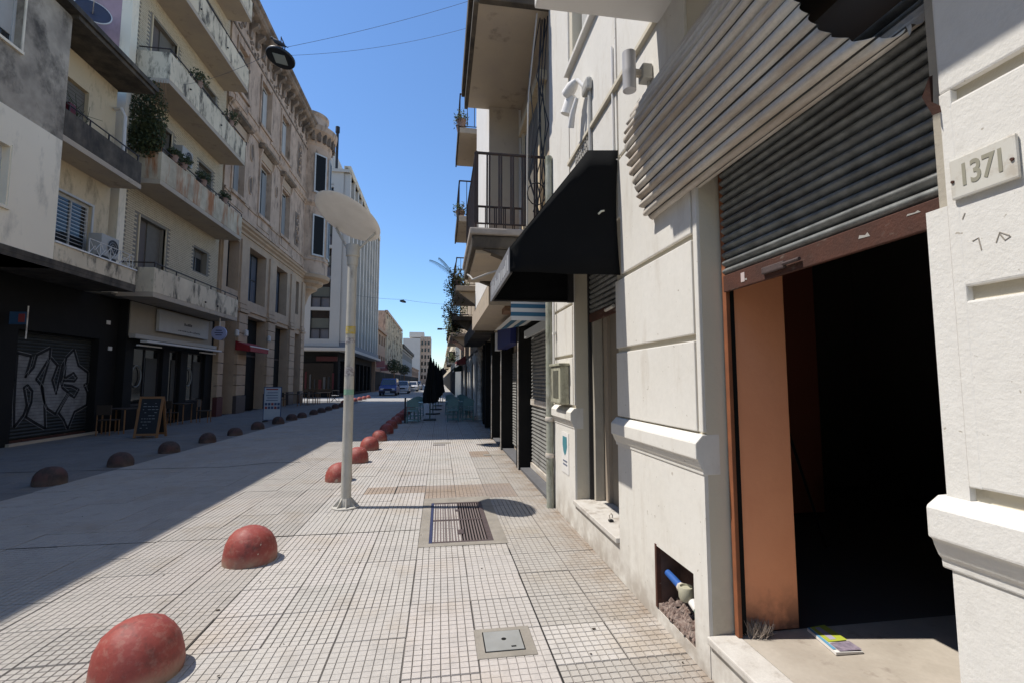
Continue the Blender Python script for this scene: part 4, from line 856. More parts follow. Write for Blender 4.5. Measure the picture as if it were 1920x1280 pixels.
def potplant(x, y, z, lab, seed, r=.28, s=.06, n=170, mat_=None, grp=None, droop=.05, pots=True):
    t = thing('balcony_plant', lab, 'potted plant', (x, y, z), grp)
    if pots: MB().lathe([(.09, 0), (.13, .2), (.14, .22), (.12, .22), (.1, .18), (0, .18)], (x, y, z), 12).build('pot', pot, t, smooth=True)
    f = clump(n, (x, y, z + .22 + r*.6), (r, r*1.2, r*.8), s, seed, droop).build('foliage', mat_ or leaf_m, t, recalc=False); f['kind'] = 'stuff'
    m = MB(); q = random.Random(seed)
    for k in range(6): m.sweep([(x, y, z + .15), (x + q.uniform(-.5, .5)*r, y + q.uniform(-.5, .5)*r, z + .22 + r*.7)], .008, 4)
    m.build('stem', wood, t); return t
def railing_run(parent, pts_a, pts_b, z0, z1, n, m=rail_metal, pair=False, r=.009, top=None):
    a, b = Vector((*pts_a, 0)), Vector((*pts_b, 0))
    tr = MB(); tr.sweep([(a.x, a.y, z1), (b.x, b.y, z1)], .022, 6); tr.m = 1; tr.sweep([(a.x, a.y, z0), (b.x, b.y, z0)], .013, 6); o = tr.build('railing', [top or m, m], parent)
    src = None
    for k in range(n + 1):
        p = a.lerp(b, k / n)
        for off in ((-.016, .016) if pair else (0,)):
            d = (b - a).normalized() * off; x, y = p.x + d.x, p.y + d.y
            if src is None: src = MB().box(x - r, x + r, y - r, y + r, z0, z1).build('bar', m, o)
            else: inst(src, 'bar', o, (x, y, z0))
    return o
# ------------------------------------------------------------------ LEFT 1: old house with the graffiti shutter
L1 = thing('old_house', 'low stained house with black ground floor and graffiti on its roller shutter', 'house', (-12, 10, 0))
FX = -9.0
facade('lower_wall', light_render, L1, FX, 1, -14, 12.3, 4.2, 7.3, [(9.75, 11.0, 5.24, 6.5), (6.5, 7.8, 5.24, 6.5)], .22, 6)
facade('upper_wall', mould_grey, L1, FX, 1, -14, 12.3, 7.3, 10.45, [(9.75, 11.03, 8.67, 10.05), (6.5, 7.8, 8.67, 10.05)], .22, 6)
window(L1, FX-.22, 1, 9.75, 11.0, 5.24, 6.5, blind=.5); window(L1, FX-.22, 1, 9.75, 11.03, 8.67, 10.05, blind=.75); window(L1, FX-.22, 1, 6.5, 7.8, 5.24, 6.5); window(L1, FX-.22, 1, 6.5, 7.8, 8.67, 10.05, blind=.5)
tr = MB()
for (za, zb) in ((5.24, 6.5), (8.67, 10.05)):
    tr.box(FX, FX+.025, 11.02, 11.06, za-.05, zb+.05); tr.box(FX, FX+.05, 9.7, 11.06, za-.09, za-.03)
tr.build('window_trim', light_render, L1)['kind'] = 'stuff'
for z in (5.4, 5.6, 5.8, 6.0, 6.2): MB().box(FX-.15, FX-.13, 9.8, 10.98, z, z+.05).build('window_slat', wframe, L1)
RX = -9.83
facade('recess_wall', cream, L1, RX, 1, 12.3, 15.3, 4.3, 10.4, [(13.4, 14.62, 5.1, 6.5), (12.45, 14.2, 8.0, 9.62)], .15, 5.1)
window(L1, RX-.15, 1, 13.4, 14.62, 5.1, 6.5, nv=1)
for k in range(13): MB().box(RX-.06, RX-.045, 13.46, 14.56, 5.2 + k*.1, 5.215 + k*.1).build('window_bar', wframe, L1)
MB().box(RX+.002, RX+.03, 13.34, 13.40, 5.05, 6.56).build('window_trim', wframe, L1); MB().box(RX+.002, RX+.03, 14.62, 14.68, 5.05, 6.56).build('window_trim', wframe, L1)
MB().box(RX+.002, RX+.03, 13.40, 14.62, 6.5, 6.56).build('window_trim', wframe, L1)
for k in range(16): MB().box(RX-.12, RX-.10, 12.45, 14.2, 8.0 + k*.1, 8.09 + k*.1).build('shutter_slat', shutb, L1)
MB().box(-9.83, -9.0, 12.3, 15.28, 7.33, 7.47).build('balcony_slab', grey_soffit, L1)
bb = MB(); bb.box(-9.12, -9.0, 12.31, 15.25, 7.475, 8.13); bb.box(-9.8, -9.125, 15.13, 15.25, 7.475, 8.13); bb.build('balcony_parapet', sooty, L1, bevel=.01)
MB().sweep([(-9.06, 12.4, 8.32), (-9.06, 15.2, 8.32)], .02, 6).build('handrail', rail_metal, L1)
for y in (12.5, 13.2, 13.9, 14.6, 15.15): MB().box(-9.075, -9.045, y-.012, y+.012, 8.13, 8.32).build('rail_post', rail_metal, L1)
pp = MB(); pp.box(-9.14, -9.0, 12.31, 15.3, 4.42, 4.83); pp.box(-9.8, -9.145, 15.16, 15.3, 4.42, 4.83); pp.build('terrace_parapet', stain_cream, L1, bevel=.012)
MB().box(-9.17, -8.97, 12.32, 15.32, 4.835, 4.875).build('parapet_coping', white_s, L1, bevel=.008)
ov = MB(); ov.box(-11.0, -8.99, -14, 15.31, 4.20, 4.298); ov.box(-9.15, -8.985, -14, 15.32, 4.30, 4.415); ov.build('overhang', sooty, L1)
rf = MB(); rf.box(-15, -8.85, 12.28, 15.4, 10.41, 10.52); rf.box(-15, -8.78, -14, 15.45, 10.52, 10.66); rf.build('roof', sooty, L1, bevel=.01)
rq = random.Random(6)
MB().box(-15, -8.9, -14, 15.4, 10.665, 10.75).build('parapet_edge', sooty, L1)
for (ya, yb, xa) in ((13.5, 14.1, .0), (14.1, 14.75, .0), (14.75, 15.25, .0)): pass
wr = MB()   # white bent-wire railing
for k in range(5):
    y = 13.5 + k*.4
    wr.sweep([(-9.07, y, 4.88), (-9.07, y, 5.28)], .01, 5); 
    if k < 4: wr.sweep([(-9.07, y, 4.9), (-9.07, y+.2, 5.14), (-9.07, y+.4, 4.9)], .008, 5); wr.sweep([(-9.07, y, 5.26), (-9.07, y+.2, 5.02), (-9.07, y+.4, 5.26)], .008, 5)
wr.sweep([(-9.07, 13.5, 5.28), (-9.07, 15.25, 5.28)], .012, 5); wr.sweep([(-9.07, 15.25, 4.88), (-9.07, 15.25, 5.28)], .01, 5)
wr.build('wire_railing', white_trim, L1)
facade('ground_floor_front', black_paint, L1, -10.35, 1, -14, 16.9, 0, 4.2, [(13.3, 16.1, 0, 2.87), (8.2, 11.6, 0, 2.87)], .25, 4)
ss0 = MB().prism([(-10.60 + .03*math.sin(math.pi*k/4), .09*k/4) for k in range(5)] + [(-10.6, .09)], 'y', 13.3, 16.1)
sl0 = MB().prism([(-10.58, .12), (-10.57, .13), (-10.555, .165), (-10.57, .2), (-10.58, .208)], 'y', 13.3, 16.1).build('slat', shut_green, L1)
for k in range(1, 31): inst(sl0, 'slat', L1, (sl0.location.x - 12, 14.7, .12 + k*.089))
MB().box(-10.6, -10.54, 13.3, 16.1, .0, .11).build('shutter_foot', rust_m, L1); MB().box(-10.349, -10.27, 13.2, 16.2, 0, .07).build('door_step', grey_soffit, L1)
GK = [(13.59, 2.29), (13.99, 2.23), (13.87, 1.69), (14.1, 1.95), (14.17, 2.27), (14.58, 2.48), (14.57, 2.22), (14.2, 1.64), (14.44, 1.41), (14.51, 1.09), (14.62, 0.32), (14.3, 0.49), (13.99, 0.67), (14.12, 1.04), (14.12, 1.33), (13.96, 1.49), (13.85, 1.42), (13.98, 0.97), (13.91, 0.73), (13.67, 0.45), (13.62, 1.02), (13.6, 1.62)]
GU = [(14.6, 2.23), (14.86, 2.02), (14.72, 1.62), (14.9, 1.23), (14.96, 1.53), (15.04, 2.02), (15.14, 2.18), (15.03, 1.58), (15.1, 1.4), (15.32, 1.26), (14.92, 0.69), (14.64, 0.85), (14.5, 1.09), (14.39, 1.41)]
GB = [(15.16, 2.25), (15.42, 2.49), (15.63, 2.04), (16.03, 1.84), (16.03, 1.53), (15.91, 1.47), (16.07, 1.24), (16.11, 0.88), (15.61, 0.7), (15.41, 0.24), (15.25, 0.5), (15.04, 0.71), (15.18, 0.95), (15.36, 1.22), (15.57, 1.11), (15.73, 1.34), (15.45, 1.45), (15.1, 1.49), (15.11, 1.6), (15.52, 1.58), (15.62, 1.68), (15.47, 1.83), (15.16, 1.67)]
gx = -10.5566
for nm, pl_ in (('K', GK), ('U', GU), ('B', GB)):
    pz = [(min(max(y, 13.32), 16.08), max(z, .14)) for y, z in pl_]
    MB()._add([(gx, y, z) for y, z in pz], [tuple(range(len(pz)))]).build('graffiti_letter', silver, L1, recalc=False)
    o_ = MB(); 
    for i in range(len(pz)):
        a, b = Vector((0, *pz[i])), Vector((0, *pz[(i+1) % len(pz)])); d = (b - a).normalized(); n = Vector((0, -d.z, d.y))
        for wd, xx in ((.032, gx + .0025), (.05, gx - .003)):
            if wd == .05: continue
            a2, b2 = a - d*.012, b + d*.012
            o_._add([(xx, *(a2 - n*wd).yz), (xx, *(b2 - n*wd).yz), (xx, *(b2 + n*wd).yz), (xx, *(a2 + n*wd).yz)], [(0,1,2,3)])
    o_.build('graffiti_outline', spray_black, L1, recalc=False)
    h_ = MB()
    for i in range(len(pz)):
        a, b = Vector((0, *pz[i])), Vector((0, *pz[(i+1) % len(pz)])); d = (b - a).normalized(); n = Vector((0, -d.z, d.y)); s_o = .045
        h_._add([(gx + .004, *(a - n*(-s_o)).yz), (gx + .004, *(b - n*(-s_o)).yz), (gx + .004, *(b + n*(s_o + .014)).yz), (gx + .004, *(a + n*(s_o + .014)).yz)], [(0,1,2,3)])
    h_.build('graffiti_highlight', silver, L1, recalc=False)
sg = thing('small_sign', 'little blue and red bracket sign on the black shop front', 'sign', (-10.2, 12.9, 3.1))
MB().box(-10.3, -9.95, 12.95, 12.99, 2.95, 3.25).build('plate', M('sign_blue', (.03, .08, .16), .5), sg); MB().box(-10.1, -9.97, 12.94, 12.949, 3.0, 3.2).build('red_mark', ban_r, sg); MB().cyl((-9.93, 12.97, 2.6), (-9.93, 12.97, 3.4), .015).build('pole', galv, sg)
for (y, z) in ((16.35, 3.35), (16.5, 2.55)): MB().box(-10.35, -10.33, y, y+.16, z, z+.12).build('wall_plate', white_trim, L1)
ac1 = thing('air_conditioner', 'white air conditioner standing behind the wire railing of the terrace', 'air conditioner', (-9.4, 14.5, 4.9))
def acunit(t, x0, x1, y0, y1, z0, z1):
    MB().box(x0, x1, y0, y1, z0, z1).build('casing', ac_m, t, bevel=.012); c_ = (x1 + .005, (y0+y1)/2 + .1, (z0+z1)/2); r = (z1-z0)*.38
    m = MB(); m._add([(x1 + .006, c_[1] + r*math.cos(a*math.pi/10), c_[2] + r*math.sin(a*math.pi/10)) for a in range(20)], [tuple(range(20))]); m.build('fan_grille', black_metal, t)
    for k in (.35, .65, 1.0):
        MB().sweep([(x1 + .012, c_[1] + r*k*math.cos(a*math.pi/10), c_[2] + r*k*math.sin(a*math.pi/10)) for a in range(21)], .006, 4).build('grille_ring', ac_m, t)
acunit(ac1, -9.62, -9.28, 14.25, 14.95, 5.05, 5.65)
MB().box(-9.6, -9.3, 14.3, 14.9, 4.88, 5.05).build('stand', black_metal, ac1)
dh = thing('satellite_dish', 'grey satellite dish with pale rim on the old house roof before the pink wall', 'satellite dish', (-10.67, 15.3, 10.8))
dcn = Vector((-10.67, 15.3, 12.78)); m = MB(); dnn = Vector((.55, -.75, .35)).normalized(); d1 = dnn.orthogonal().normalized(); d2 = dnn.cross(d1); R_ = .44
vs_ = [dcn + (d1*math.cos(2*math.pi*k/32) + d2*math.sin(2*math.pi*k/32))*r + dnn*(r*r*.5) for r in (.001, .15, .3, R_) for k in range(32)]
m._add(vs_, [(i*32+k, i*32+(k+1)%32, (i+1)*32+(k+1)%32, (i+1)*32+k) for i in range(3) for k in range(32)]); o = m.build('dish', M('dish_grey', (.06, .06, .085), .5), dh, smooth=True, recalc=False); sd = o.modifiers.new('s', 'SOLIDIFY'); sd.thickness = .02
MB().sweep([dcn + (d1*math.cos(2*math.pi*k/32) + d2*math.sin(2*math.pi*k/32))*R_ + dnn*.1 for k in range(33)], .02, 6).build('rim', white_trim, dh); MB().cyl((-10.7, 15.38, 10.7), (-10.7, 15.38, 12.7), .03).build('mast', galv, dh); MB().sweep([dcn, dcn + dnn*.5], .012, 6).build('feed_arm', galv, dh)
tag(MB().sweep([(-9.1, 14.9, 8.15), (-9.45, 15.12, 8.2), (-9.47, 15.12, 9.5), (-9.6, 15.15, 9.75), (-9.8, 15.2, 9.75)], .05, 8).build('flue_pipe', white_trim, None, smooth=True), 'white flue pipe elbow on the sooty balcony of the old house', 'pipe')
sh_ = thing('balcony_shrub', 'bare dark shrub in a red pot on the sooty balcony', 'potted plant', (-9.25, 12.9, 7.5)); q = random.Random(1); m = MB()
for k in range(10): m.sweep([(-9.25, 12.9, 7.9), (-9.25 + q.uniform(-.15, .15), 12.9 + q.uniform(-.3, .4), 8.3), (-9.25 + q.uniform(-.25, .25), 12.9 + q.uniform(-.5, .8), 8.6 + q.uniform(-.1, .4))], [.015, .01, .004], 4)
m.build('stem', leaf_d, sh_); MB().box(-9.35, -9.13, 12.6, 12.8, 7.9, 8.45).build('pot', M('red_box', (.12, .015, .02), .6), sh_)
# ------------------------------------------------------------------ LEFT 2: slip-brick apartment house
L2 = thing('brick_apartment_house', 'cream brick apartment house with stained parapet balconies over a cafe', 'apartment building', (-13, 19, 0))
BX = -10.05; Y2A, Y2B = 16.0, 22.75
ops = []
for z in (4.5, 8.15, 11.65, 15.2):
    ops += [(17.1, 18.6, z + .12, z + 2.6), (20.65, 21.75, z + 1.6, z + 2.55)]
facade('wall', mortar, L2, BX, 1, Y2A, Y2B, 4.25, 21.6, ops, .25, 12)
for (a, b, c, d) in ops:
    if b - a > 1.3:
        MB().box(BX-.24, BX-.2, a, b, c, d).build('balcony_door', dark_room, L2); MB().box(BX-.2, BX-.16, a+.72, b, c, d).build('door_shutter', shutb, L2); MB().box(BX-.06, BX+.03, a-.05, a+.0, c, d+.05).build('door_trim', cream, L2); MB().box(BX-.06, BX+.03, b, b+.05, c, d+.05).build('door_trim', cream, L2)
    else: window(L2, BX-.25, 1, a, b, c, d, frame=shutb, pane=glass, nv=1, blind=.25, blindm=shutb)
# slip bricks
bv = []; bf = []; q = random.Random(12); bl, bh = .26, .072
z = 4.4; row = 0
while z < 18.5:
    y = Y2A + .3 + (bl/2 if row % 2 else 0)
    while y < Y2B - .05:
        yb = min(y + bl - .012, Y2B - .02)
        if not any(o[0] - .06 < yb and y < o[1] + .06 and o[2] - .04 < z + bh and z < o[3] + .06 for o in ops):
            b0 = len(bv); xo = BX + .016 + q.uniform(-.003, .003); xi = BX - .002
            bv += [(xi, y, z), (xi, yb, z), (xi, yb, z+bh-.016), (xi, y, z+bh-.016), (xo, y, z), (xo, yb, z), (xo, yb, z+bh-.016), (xo, y, z+bh-.016)]
            bf += [[b0+4, b0+5, b0+6, b0+7], [b0, b0+1, b0+5, b0+4], [b0+3, b0+7, b0+6, b0+2], [b0, b0+4, b0+7, b0+3], [b0+1, b0+2, b0+6, b0+5]]
        y += bl
    z += bh; row += 1
me = bpy.data.meshes.new('brick_courses'); me.from_pydata(bv, [], bf); me.materials.append(slip_brick); o = bpy.data.objects.new('brick_courses', me); COL.objects.link(o); o.parent = L2; o.location = -L2.location; o['kind'] = 'stuff'
MB().box(-22, BX-.26, Y2A-.03, Y2A-.001, 9.5, 21.6).build('party_wall', pinkw, L2); MB().box(BX-.255, BX+.05, Y2A-.04, Y2A+.28, 4.3, 21.6).build('corner_strip', light_render, L2)
for (z0, z1, m_, ya) in ((4.22, 5.17, stain_cream, 16.2), (7.9, 8.98, rusty_cream, 16.2), (11.4, 12.48, stain_cream, 16.35), (14.92, 16.0, stain_cream, 16.35), (18.4, 19.4, stain_cream, 16.35)):
    MB().box(BX-.02, FX, ya, 22.45, z0, z0+.16).build('balcony_slab', grey_soffit, L2, bevel=.008)
    b = MB(); b.box(FX-.1, FX+.004, ya+.001, 22.449, z0+.161, z1); b.box(BX+.02, FX-.101, ya+.002, ya+.1, z0+.161, z1); b.box(BX+.02, FX-.101, 22.35, 22.448, z0+.161, z1); b.build('balcony_parapet', m_, L2, bevel=.01)
    r = MB(); zr = z1 + .16; r.sweep([(FX-.05, ya+.06, zr), (FX-.05, 22.4, zr)], .022, 6); r.sweep([(FX-.05, ya+.06, zr), (BX+.05, ya+.06, zr)], .022, 6); r.build('handrail', rail_metal, L2)
    src = None
    for k in range(6):
        y = ya + .1 + k * 1.24
        if src is None: src = MB().box(FX-.065, FX-.035, y-.015, y+.015, z1, zr).build('rail_post', rail_metal, L2)
        else: inst(src, 'rail_post', L2, (FX-.05, y, z1))
for (z, ya) in ((4.6, 20.5),(4.6, 19.5),(12, 17.6),(12,20),(15.4,18),(15.5,20.2)): MB().cyl((FX, ya, z), (FX+.05, ya, z-.01), .03, n=8).build('drain_spout', black_metal, L2)
shadow_slab = MB(); shadow_slab.box(-18, -8.7, 14.9, 22.74, 21.605, 21.95); shadow_slab.build('roof_slab', stain_cream, L2)  # unseen overhang, added and extended so its shadow edge crosses the street
# ground floor cafe
facade('cafe_front', black_paint, L2, BX-.05, 1, 16.92, Y2B+.1, 0, 4.24, [(17.35, 19.05, .75, 2.75), (19.45, 20.25, .1, 2.75), (20.75, 22.2, .75, 2.75)], .2, 6)
for a, b, c in ((17.35, 19.05, .75), (19.45, 20.25, .1), (20.75, 22.2, .75)):
    w_ = window(L2, BX-.25, 1, a, b, c, 2.75, frame=black_metal, pane=glass_d, nv=0 if b-a < 1 else 1, fw=.07, name='shop_window'); MB().box(BX-.21, BX-.2, a + (b-a)*.55, b - .1, c+.1, 2.4).build('curtain', M('dim_curtain', (.07, .068, .06), .9) if 'dim_curtain' not in bpy.data.materials else bpy.data.materials['dim_curtain'], w_)
for y in (17.75, 21.1):
    MB().sweep([(BX-.17, y + .26*math.cos(k*math.pi/14), 1.75 + .36*math.sin(k*math.pi/14)) for k in range(29)], .02, 4).build('window_emblem', M('emblem_grey', (.2, .22, .22), .7) if 'emblem_grey' not in bpy.data.materials else bpy.data.materials['emblem_grey'], L2)
MB().box(BX-.05, BX-.02, 17.0, 22.6, 3.05, 4.2).build('fascia_board', M('fascia_cream', (.32, .28, .22), .8, .4, 2), L2)
MB().box(BX+.02, BX+.12, 18.35, 21.95, 3.35, 4.12).build('cafe_sign', M('cafe_sign_white', (.42, .42, .41), .6, .5, 3, (.34, .34, .34)), L2)
lt = MB(); q = random.Random(3)
for k in range(14): lt.box(BX+.121, BX+.124, 19.6 + k*.12, 19.68 + k*.12, 3.48, 3.48 + q.uniform(.03, .06))
for k in range(5): lt.box(BX+.121, BX+.124, 20.0 + k*.12, 20.1 + k*.12, 3.72, 3.72 + q.uniform(.05, .12))
lt.build('sign_lettering', M('sign_ink', (.1, .1, .11), .8), L2)['kind'] = 'stuff'
ca = MB(); ca.box(BX, BX+.2, 16.95, 22.6, 2.98, 3.12); ca.build('awning_cassette', M('cassette', (.38, .35, .31), .6), L2, bevel=.01)
MB().box(BX+.2, BX+.42, 17.2, 22.6, 2.86, 2.93).build('awning_bar', white_trim, L2, bevel=.01)
for a, b in ((17.1, 18.4), (21.2, 22.5)): MB().box(BX+.15, BX+.23, a, b, 2.74, 2.79).build('strip_lamp', white_trim, L2)
rs = thing('round_sign', 'round pale blue projecting sign at the end of the cafe', 'sign', (-9.2, 21.3, 3.3))
MB()._add([( -9.2 + .29*math.cos(k*math.pi/16), 21.22, 3.57 + .29*math.sin(k*math.pi/16)) for k in range(32)] + [(-9.2 + .29*math.cos(k*math.pi/16), 21.32, 3.57 + .29*math.sin(k*math.pi/16)) for k in range(32)], [tuple(range(32)), tuple(range(63, 31, -1))] + [(k, (k+1) % 32, 32+(k+1) % 32, 32+k) for k in range(32)]).build('disc', M('sign_lilac', (.30, .32, .48), .5), rs)
for k, z in enumerate((3.66, 3.56, 3.47)): MB().box(-9.36 + .04*(k != 1), -9.04 - .04*(k != 1), 21.214, 21.219, z, z+.04).build('lettering', M('sign_dark', (.06, .07, .13), .6) if 'sign_dark' not in bpy.data.materials else bpy.data.materials['sign_dark'], rs)
MB().cyl((-9.2, 21.27, 3.85), (-9.2, 21.27, 4.22), .03).build('hanger', galv, rs)
ac2 = thing('air_conditioner', 'white air conditioner hung on the brick wall under the third balcony', 'air conditioner', (-9.8, 18.9, 10.0)); acunit(ac2, -10.02, -9.72, 18.75, 19.5, 9.85, 10.45)
iv = thing('ivy_screen', 'dark hanging ivy screen at the near end of the brick house balcony', 'climbing plant', (-9.5, 16.2, 8.9))
f = clump(2600, (-9.5, 16.2, 10.1), (.62, .14, 1.35), .055, 4).build('foliage', leaf_d, iv, recalc=False); f['kind'] = 'stuff'
f = clump(1600, (-9.5, 16.2, 9.4), (.6, .2, .7), .06, 5).build('foliage', leaf_d, iv, recalc=False); f['kind'] = 'stuff'
m = MB(); q = random.Random(2)
for k in range(14): x = -9.02 - k*.075; m.sweep([(x, 16.2, 8.95), (x + q.uniform(-.05, .05), 16.22, 10.2), (x, 16.2, 11.4)], .008, 4)
m.build('stem', wood, iv)
for i, (y, z, r, lab) in enumerate(((18.3, 12.5, .34, 'leafy pot plant on the upper brick house balcony, nearer one'), (21.0, 12.5, .36, 'bushy pot plant on the upper brick house balcony, farther one'), (17.6, 9.0, .26, 'small pot plant on the rust streaked balcony, nearest'), (19.0, 9.0, .28, 'small pot plant on the rust streaked balcony, middle'), (20.8, 9.0, .24, 'small pot plant on the rust streaked balcony, farthest'), (17.0, 9.0, .2, 'low plant at the near corner of the rust streaked balcony'))):
    potplant(-9.06, y, z, lab, i + 30, r, .055, 260, leaf_d, 'pot plants on the brick house balconies')
# ------------------------------------------------------------------ LEFT 3: ornate corner building
L3 = thing('ornate_corner_building', 'ornate pinkish stucco building with round corner turret and heavy cornice', 'building', (-14, 30, 0))
OX = -10.0
w0, w1, w2, w3 = (23.35, 24.85), (26.0, 28.5), (29.75, 32.3), (33.7, 34.9)
gops = [(23.4, 24.85, 0, 4.85), (25.95, 28.85, 0, 4.95), (30.05, 32.85, 0, 4.95), (33.95, 35.4, 0, 4.85)]
mops = [(w0[0], w0[1], 6.0, 8.5), (w1[0], w1[1], 5.75, 8.6), (w2[0], w2[1], 5.75, 8.6), (w3[0], w3[1], 6.2, 8.5)]
uops = [(23.6, 24.85, 10.75, 13.6), (26.95, 28.6, 10.75, 13.7), (30.5, 32.05, 10.75, 13.7)]
tops = [(23.6, 24.85, 15.9, 18.3), (26.65, 28.15, 15.75, 18.35), (30.0, 31.6, 15.75, 18.35)]
facade('ground_wall', stone3b, L3, OX, 1, 22.85, 36.2, 0, 9.0, gops + mops, .55, 12)
facade('upper_wall', stone3, L3, OX, 1, 22.85, 35.7, 9.0, 20.9, uops + tops, .3, 12)
for a, b, c, d in gops: MB().box(OX-.545, OX-.5, a, b, 0, d).build('shop_opening', black_paint, L3)
for a, b, c, d in gops: MB().box(OX-.52, OX-.46, a+.1, b-.1, 2.9, 3.0).build('transom', rail_metal, L3)
for a, b, c, d in mops: window(L3, OX-.55, 1, a, b, c, d, frame=black_metal, pane=M('mezzanine_glass', (.10, .12, .15), .06, spec=.9) if 'mezzanine_glass' not in bpy.data.materials else bpy.data.materials['mezzanine_glass'], nv=2 if b-a > 2 else 1, nh=2, fw=.08)
for a, b, c, d in uops + tops:
    wo = window(L3, OX-.3, 1, a, b, c, d, frame=wframe, pane=glass, nv=1, fw=.07); MB().box(OX-.24, OX-.2, a+.75*(b-a)*.75, b-.1, c+.1, d-.25).build('shutter_leaf', shutw if c > 15 else M('grey_leaf', (.24, .24, .23), .8) if 'grey_leaf' not in bpy.data.materials else bpy.data.materials['grey_leaf'], wo); MB().box(OX-.28, OX-.02, a+.01, a+.07, c+.05, d-.1).build('shutter_leaf', shutw, wo)
blk = None
for (a, b) in ((22.85, 23.38), (24.88, 25.92), (28.88, 30.02), (32.88, 33.92), (35.42, 36.2)):
    MB().box(OX-.02, OX+.17, a-.03, b+.03, 0, .85).build('pier_base', granite if a > 24 else oxblood, L3, bevel=.012)
    for k in range(8): MB().box(OX-.02, OX+.13, a, b, .87 + k*.515, .87 + k*.515 + .49).build('stone_block', stone3b, L3, bevel=.012, seg=1)
    MB().box(OX-.02, OX+.2, a-.05, b+.05, 5.0, 5.16).build('pier_capital', stone3b, L3, bevel=.02); MB().box(OX-.02, OX+.10, a+.05, b-.05, 5.45, 8.7).build('pilaster', stone3b, L3, bevel=.015)
    MB().box(OX-.02, OX+.14, a+.02, b-.02, 5.2, 5.42).build('pilaster_base', stone3b, L3, bevel=.015)
def course(z, prof, m, y0=22.85, y1=35.75, nm='string_course'):
    MB().prism([(OX - .02, z)] + [(OX + dx, z + dz) for dx, dz in prof] + [(OX - .02, z + prof[-1][1])], 'y', y0, y1).build(nm, m, L3)
course(5.17, [(.08, 0), (.08, .03)], stone3b, y1=36.2); course(9.0, [(.06, 0), (.08, .12), (.2, .2), (.22, .28), (.32, .34), (.34, .44), (.1, .5)], stone3b); course(9.75, [(.06, 0), (.06, .2)], stone3)
course(10.5, [(.05, 0), (.07, .12)], stone3); course(14.55, [(.05, 0), (.06, .12), (.16, .22), (.2, .34), (.05, .4)], stone3); course(15.4, [(.05, 0), (.06, .12)], stone3)
course(18.7, [(.04, 0), (.05, .1)], stone3d); course(20.1, [(.1, 0), (.2, .1), (.5, .22), (.6, .32), (.62, .46), (.72, .52), (.74, .66), (.3, .72)], stone3d, nm='cornice')
MB().box(OX-.6, OX+.15, 22.85, 35.7, 20.83, 21.45).build('parapet', stone3d, L3)
bk = None; y = 23.1
while y < 35.6:
    if bk is None: bk = MB().prism([(OX, 19.3), (OX+.1, 19.35), (OX+.14, 19.7), (OX+.42, 19.95), (OX+.46, 20.1), (OX, 20.1)], 'y', y-.13, y+.13).build('bracket', stone3d, L3)
    else: inst(bk, 'bracket', L3, (OX + .23, y, 19.3))
    y += .86
q = random.Random(4); rl_ = MB()
for k in range(60):
    y = q.uniform(23, 35.4); z = q.uniform(18.9, 19.8); rl_.lathe([(0.02, .0), (.10, .0), (.07, .05), (0, .06)], (0, 0, 0), 6); b0 = len(rl_.v) - 24
    for i in range(b0, len(rl_.v)): vx, vy, vz = rl_.v[i]; rl_.v[i] = (OX + vz + .002, y + vx * 1.3, z + vy)
rl_.build('scroll_relief', stone3d, L3)['kind'] = 'stuff'
for a, b, c, d in uops + tops:
    MB().box(OX-.01, OX+.06, a-.16, a-.01, c-.1, d+.15).build('window_architrave', stone3, L3); MB().box(OX-.01, OX+.06, b+.01, b+.16, c-.1, d+.15).build('window_architrave', stone3, L3); MB().box(OX-.01, OX+.14, a-.2, b+.2, c-.22, c-.04).build('window_sill', stone3, L3, bevel=.02)
    if c < 15:
        MB().box(OX-.01, OX+.05, a-.1, b+.1, d+.12, d+.62).build('frieze_panel', stone3b, L3); MB().prism([(OX, d+.64), (OX+.12, d+.66), (OX+.3, d+.78), (OX+.33, d+.9), (OX, d+.94)], 'y', a-.35, b+.35).build('window_hood', stone3d, L3)
        for yy in (a-.22, b+.1): MB().prism([(OX, d+.1), (OX+.1, d+.2), (OX+.2, d+.62), (OX, d+.62)], 'y', yy, yy+.12).build('bracket', stone3, L3)
    MB().box(OX-.01, OX+.04, a-.1, b+.1, c-.72, c-.26).build('apron_panel', stone3, L3, bevel=.01)
for (y, z, ry, rz) in ((25.75, 13.6, .2, .42), (25.75, 11.8, .2, .42), (29.6, 13.0, .16, .3)):
    m = MB(); m._add([(OX+.015, y + ry*math.cos(k*math.pi/10), z + rz*math.sin(k*math.pi/10)) for k in range(20)], [tuple(range(20))]); m.build('medallion', stone3d, L3); MB().sweep([(OX+.02, y + ry*1.1*math.cos(k*math.pi/10), z + rz*1.1*math.sin(k*math.pi/10)) for k in range(21)], .035, 6).build('medallion_ring', stone3, L3)
for z0, z1 in ((10.9, 13.2), (15.9, 18.2)):
    MB().box(OX-.01, OX+.02, 33.4, 34.3, z0, z1).build('relief_panel', stone3d, L3); m = MB()
    for k in range(14): z = z0 + .15 + k*(z1-z0-.3)/13; m.sweep([(OX+.03, 33.85 + .25*math.sin(k*1.7), z), (OX+.05, 33.85 - .2*math.sin(k*1.3), z+.12)], .06, 5)
    m.build('scroll_relief', stone3, L3)['kind'] = 'stuff'
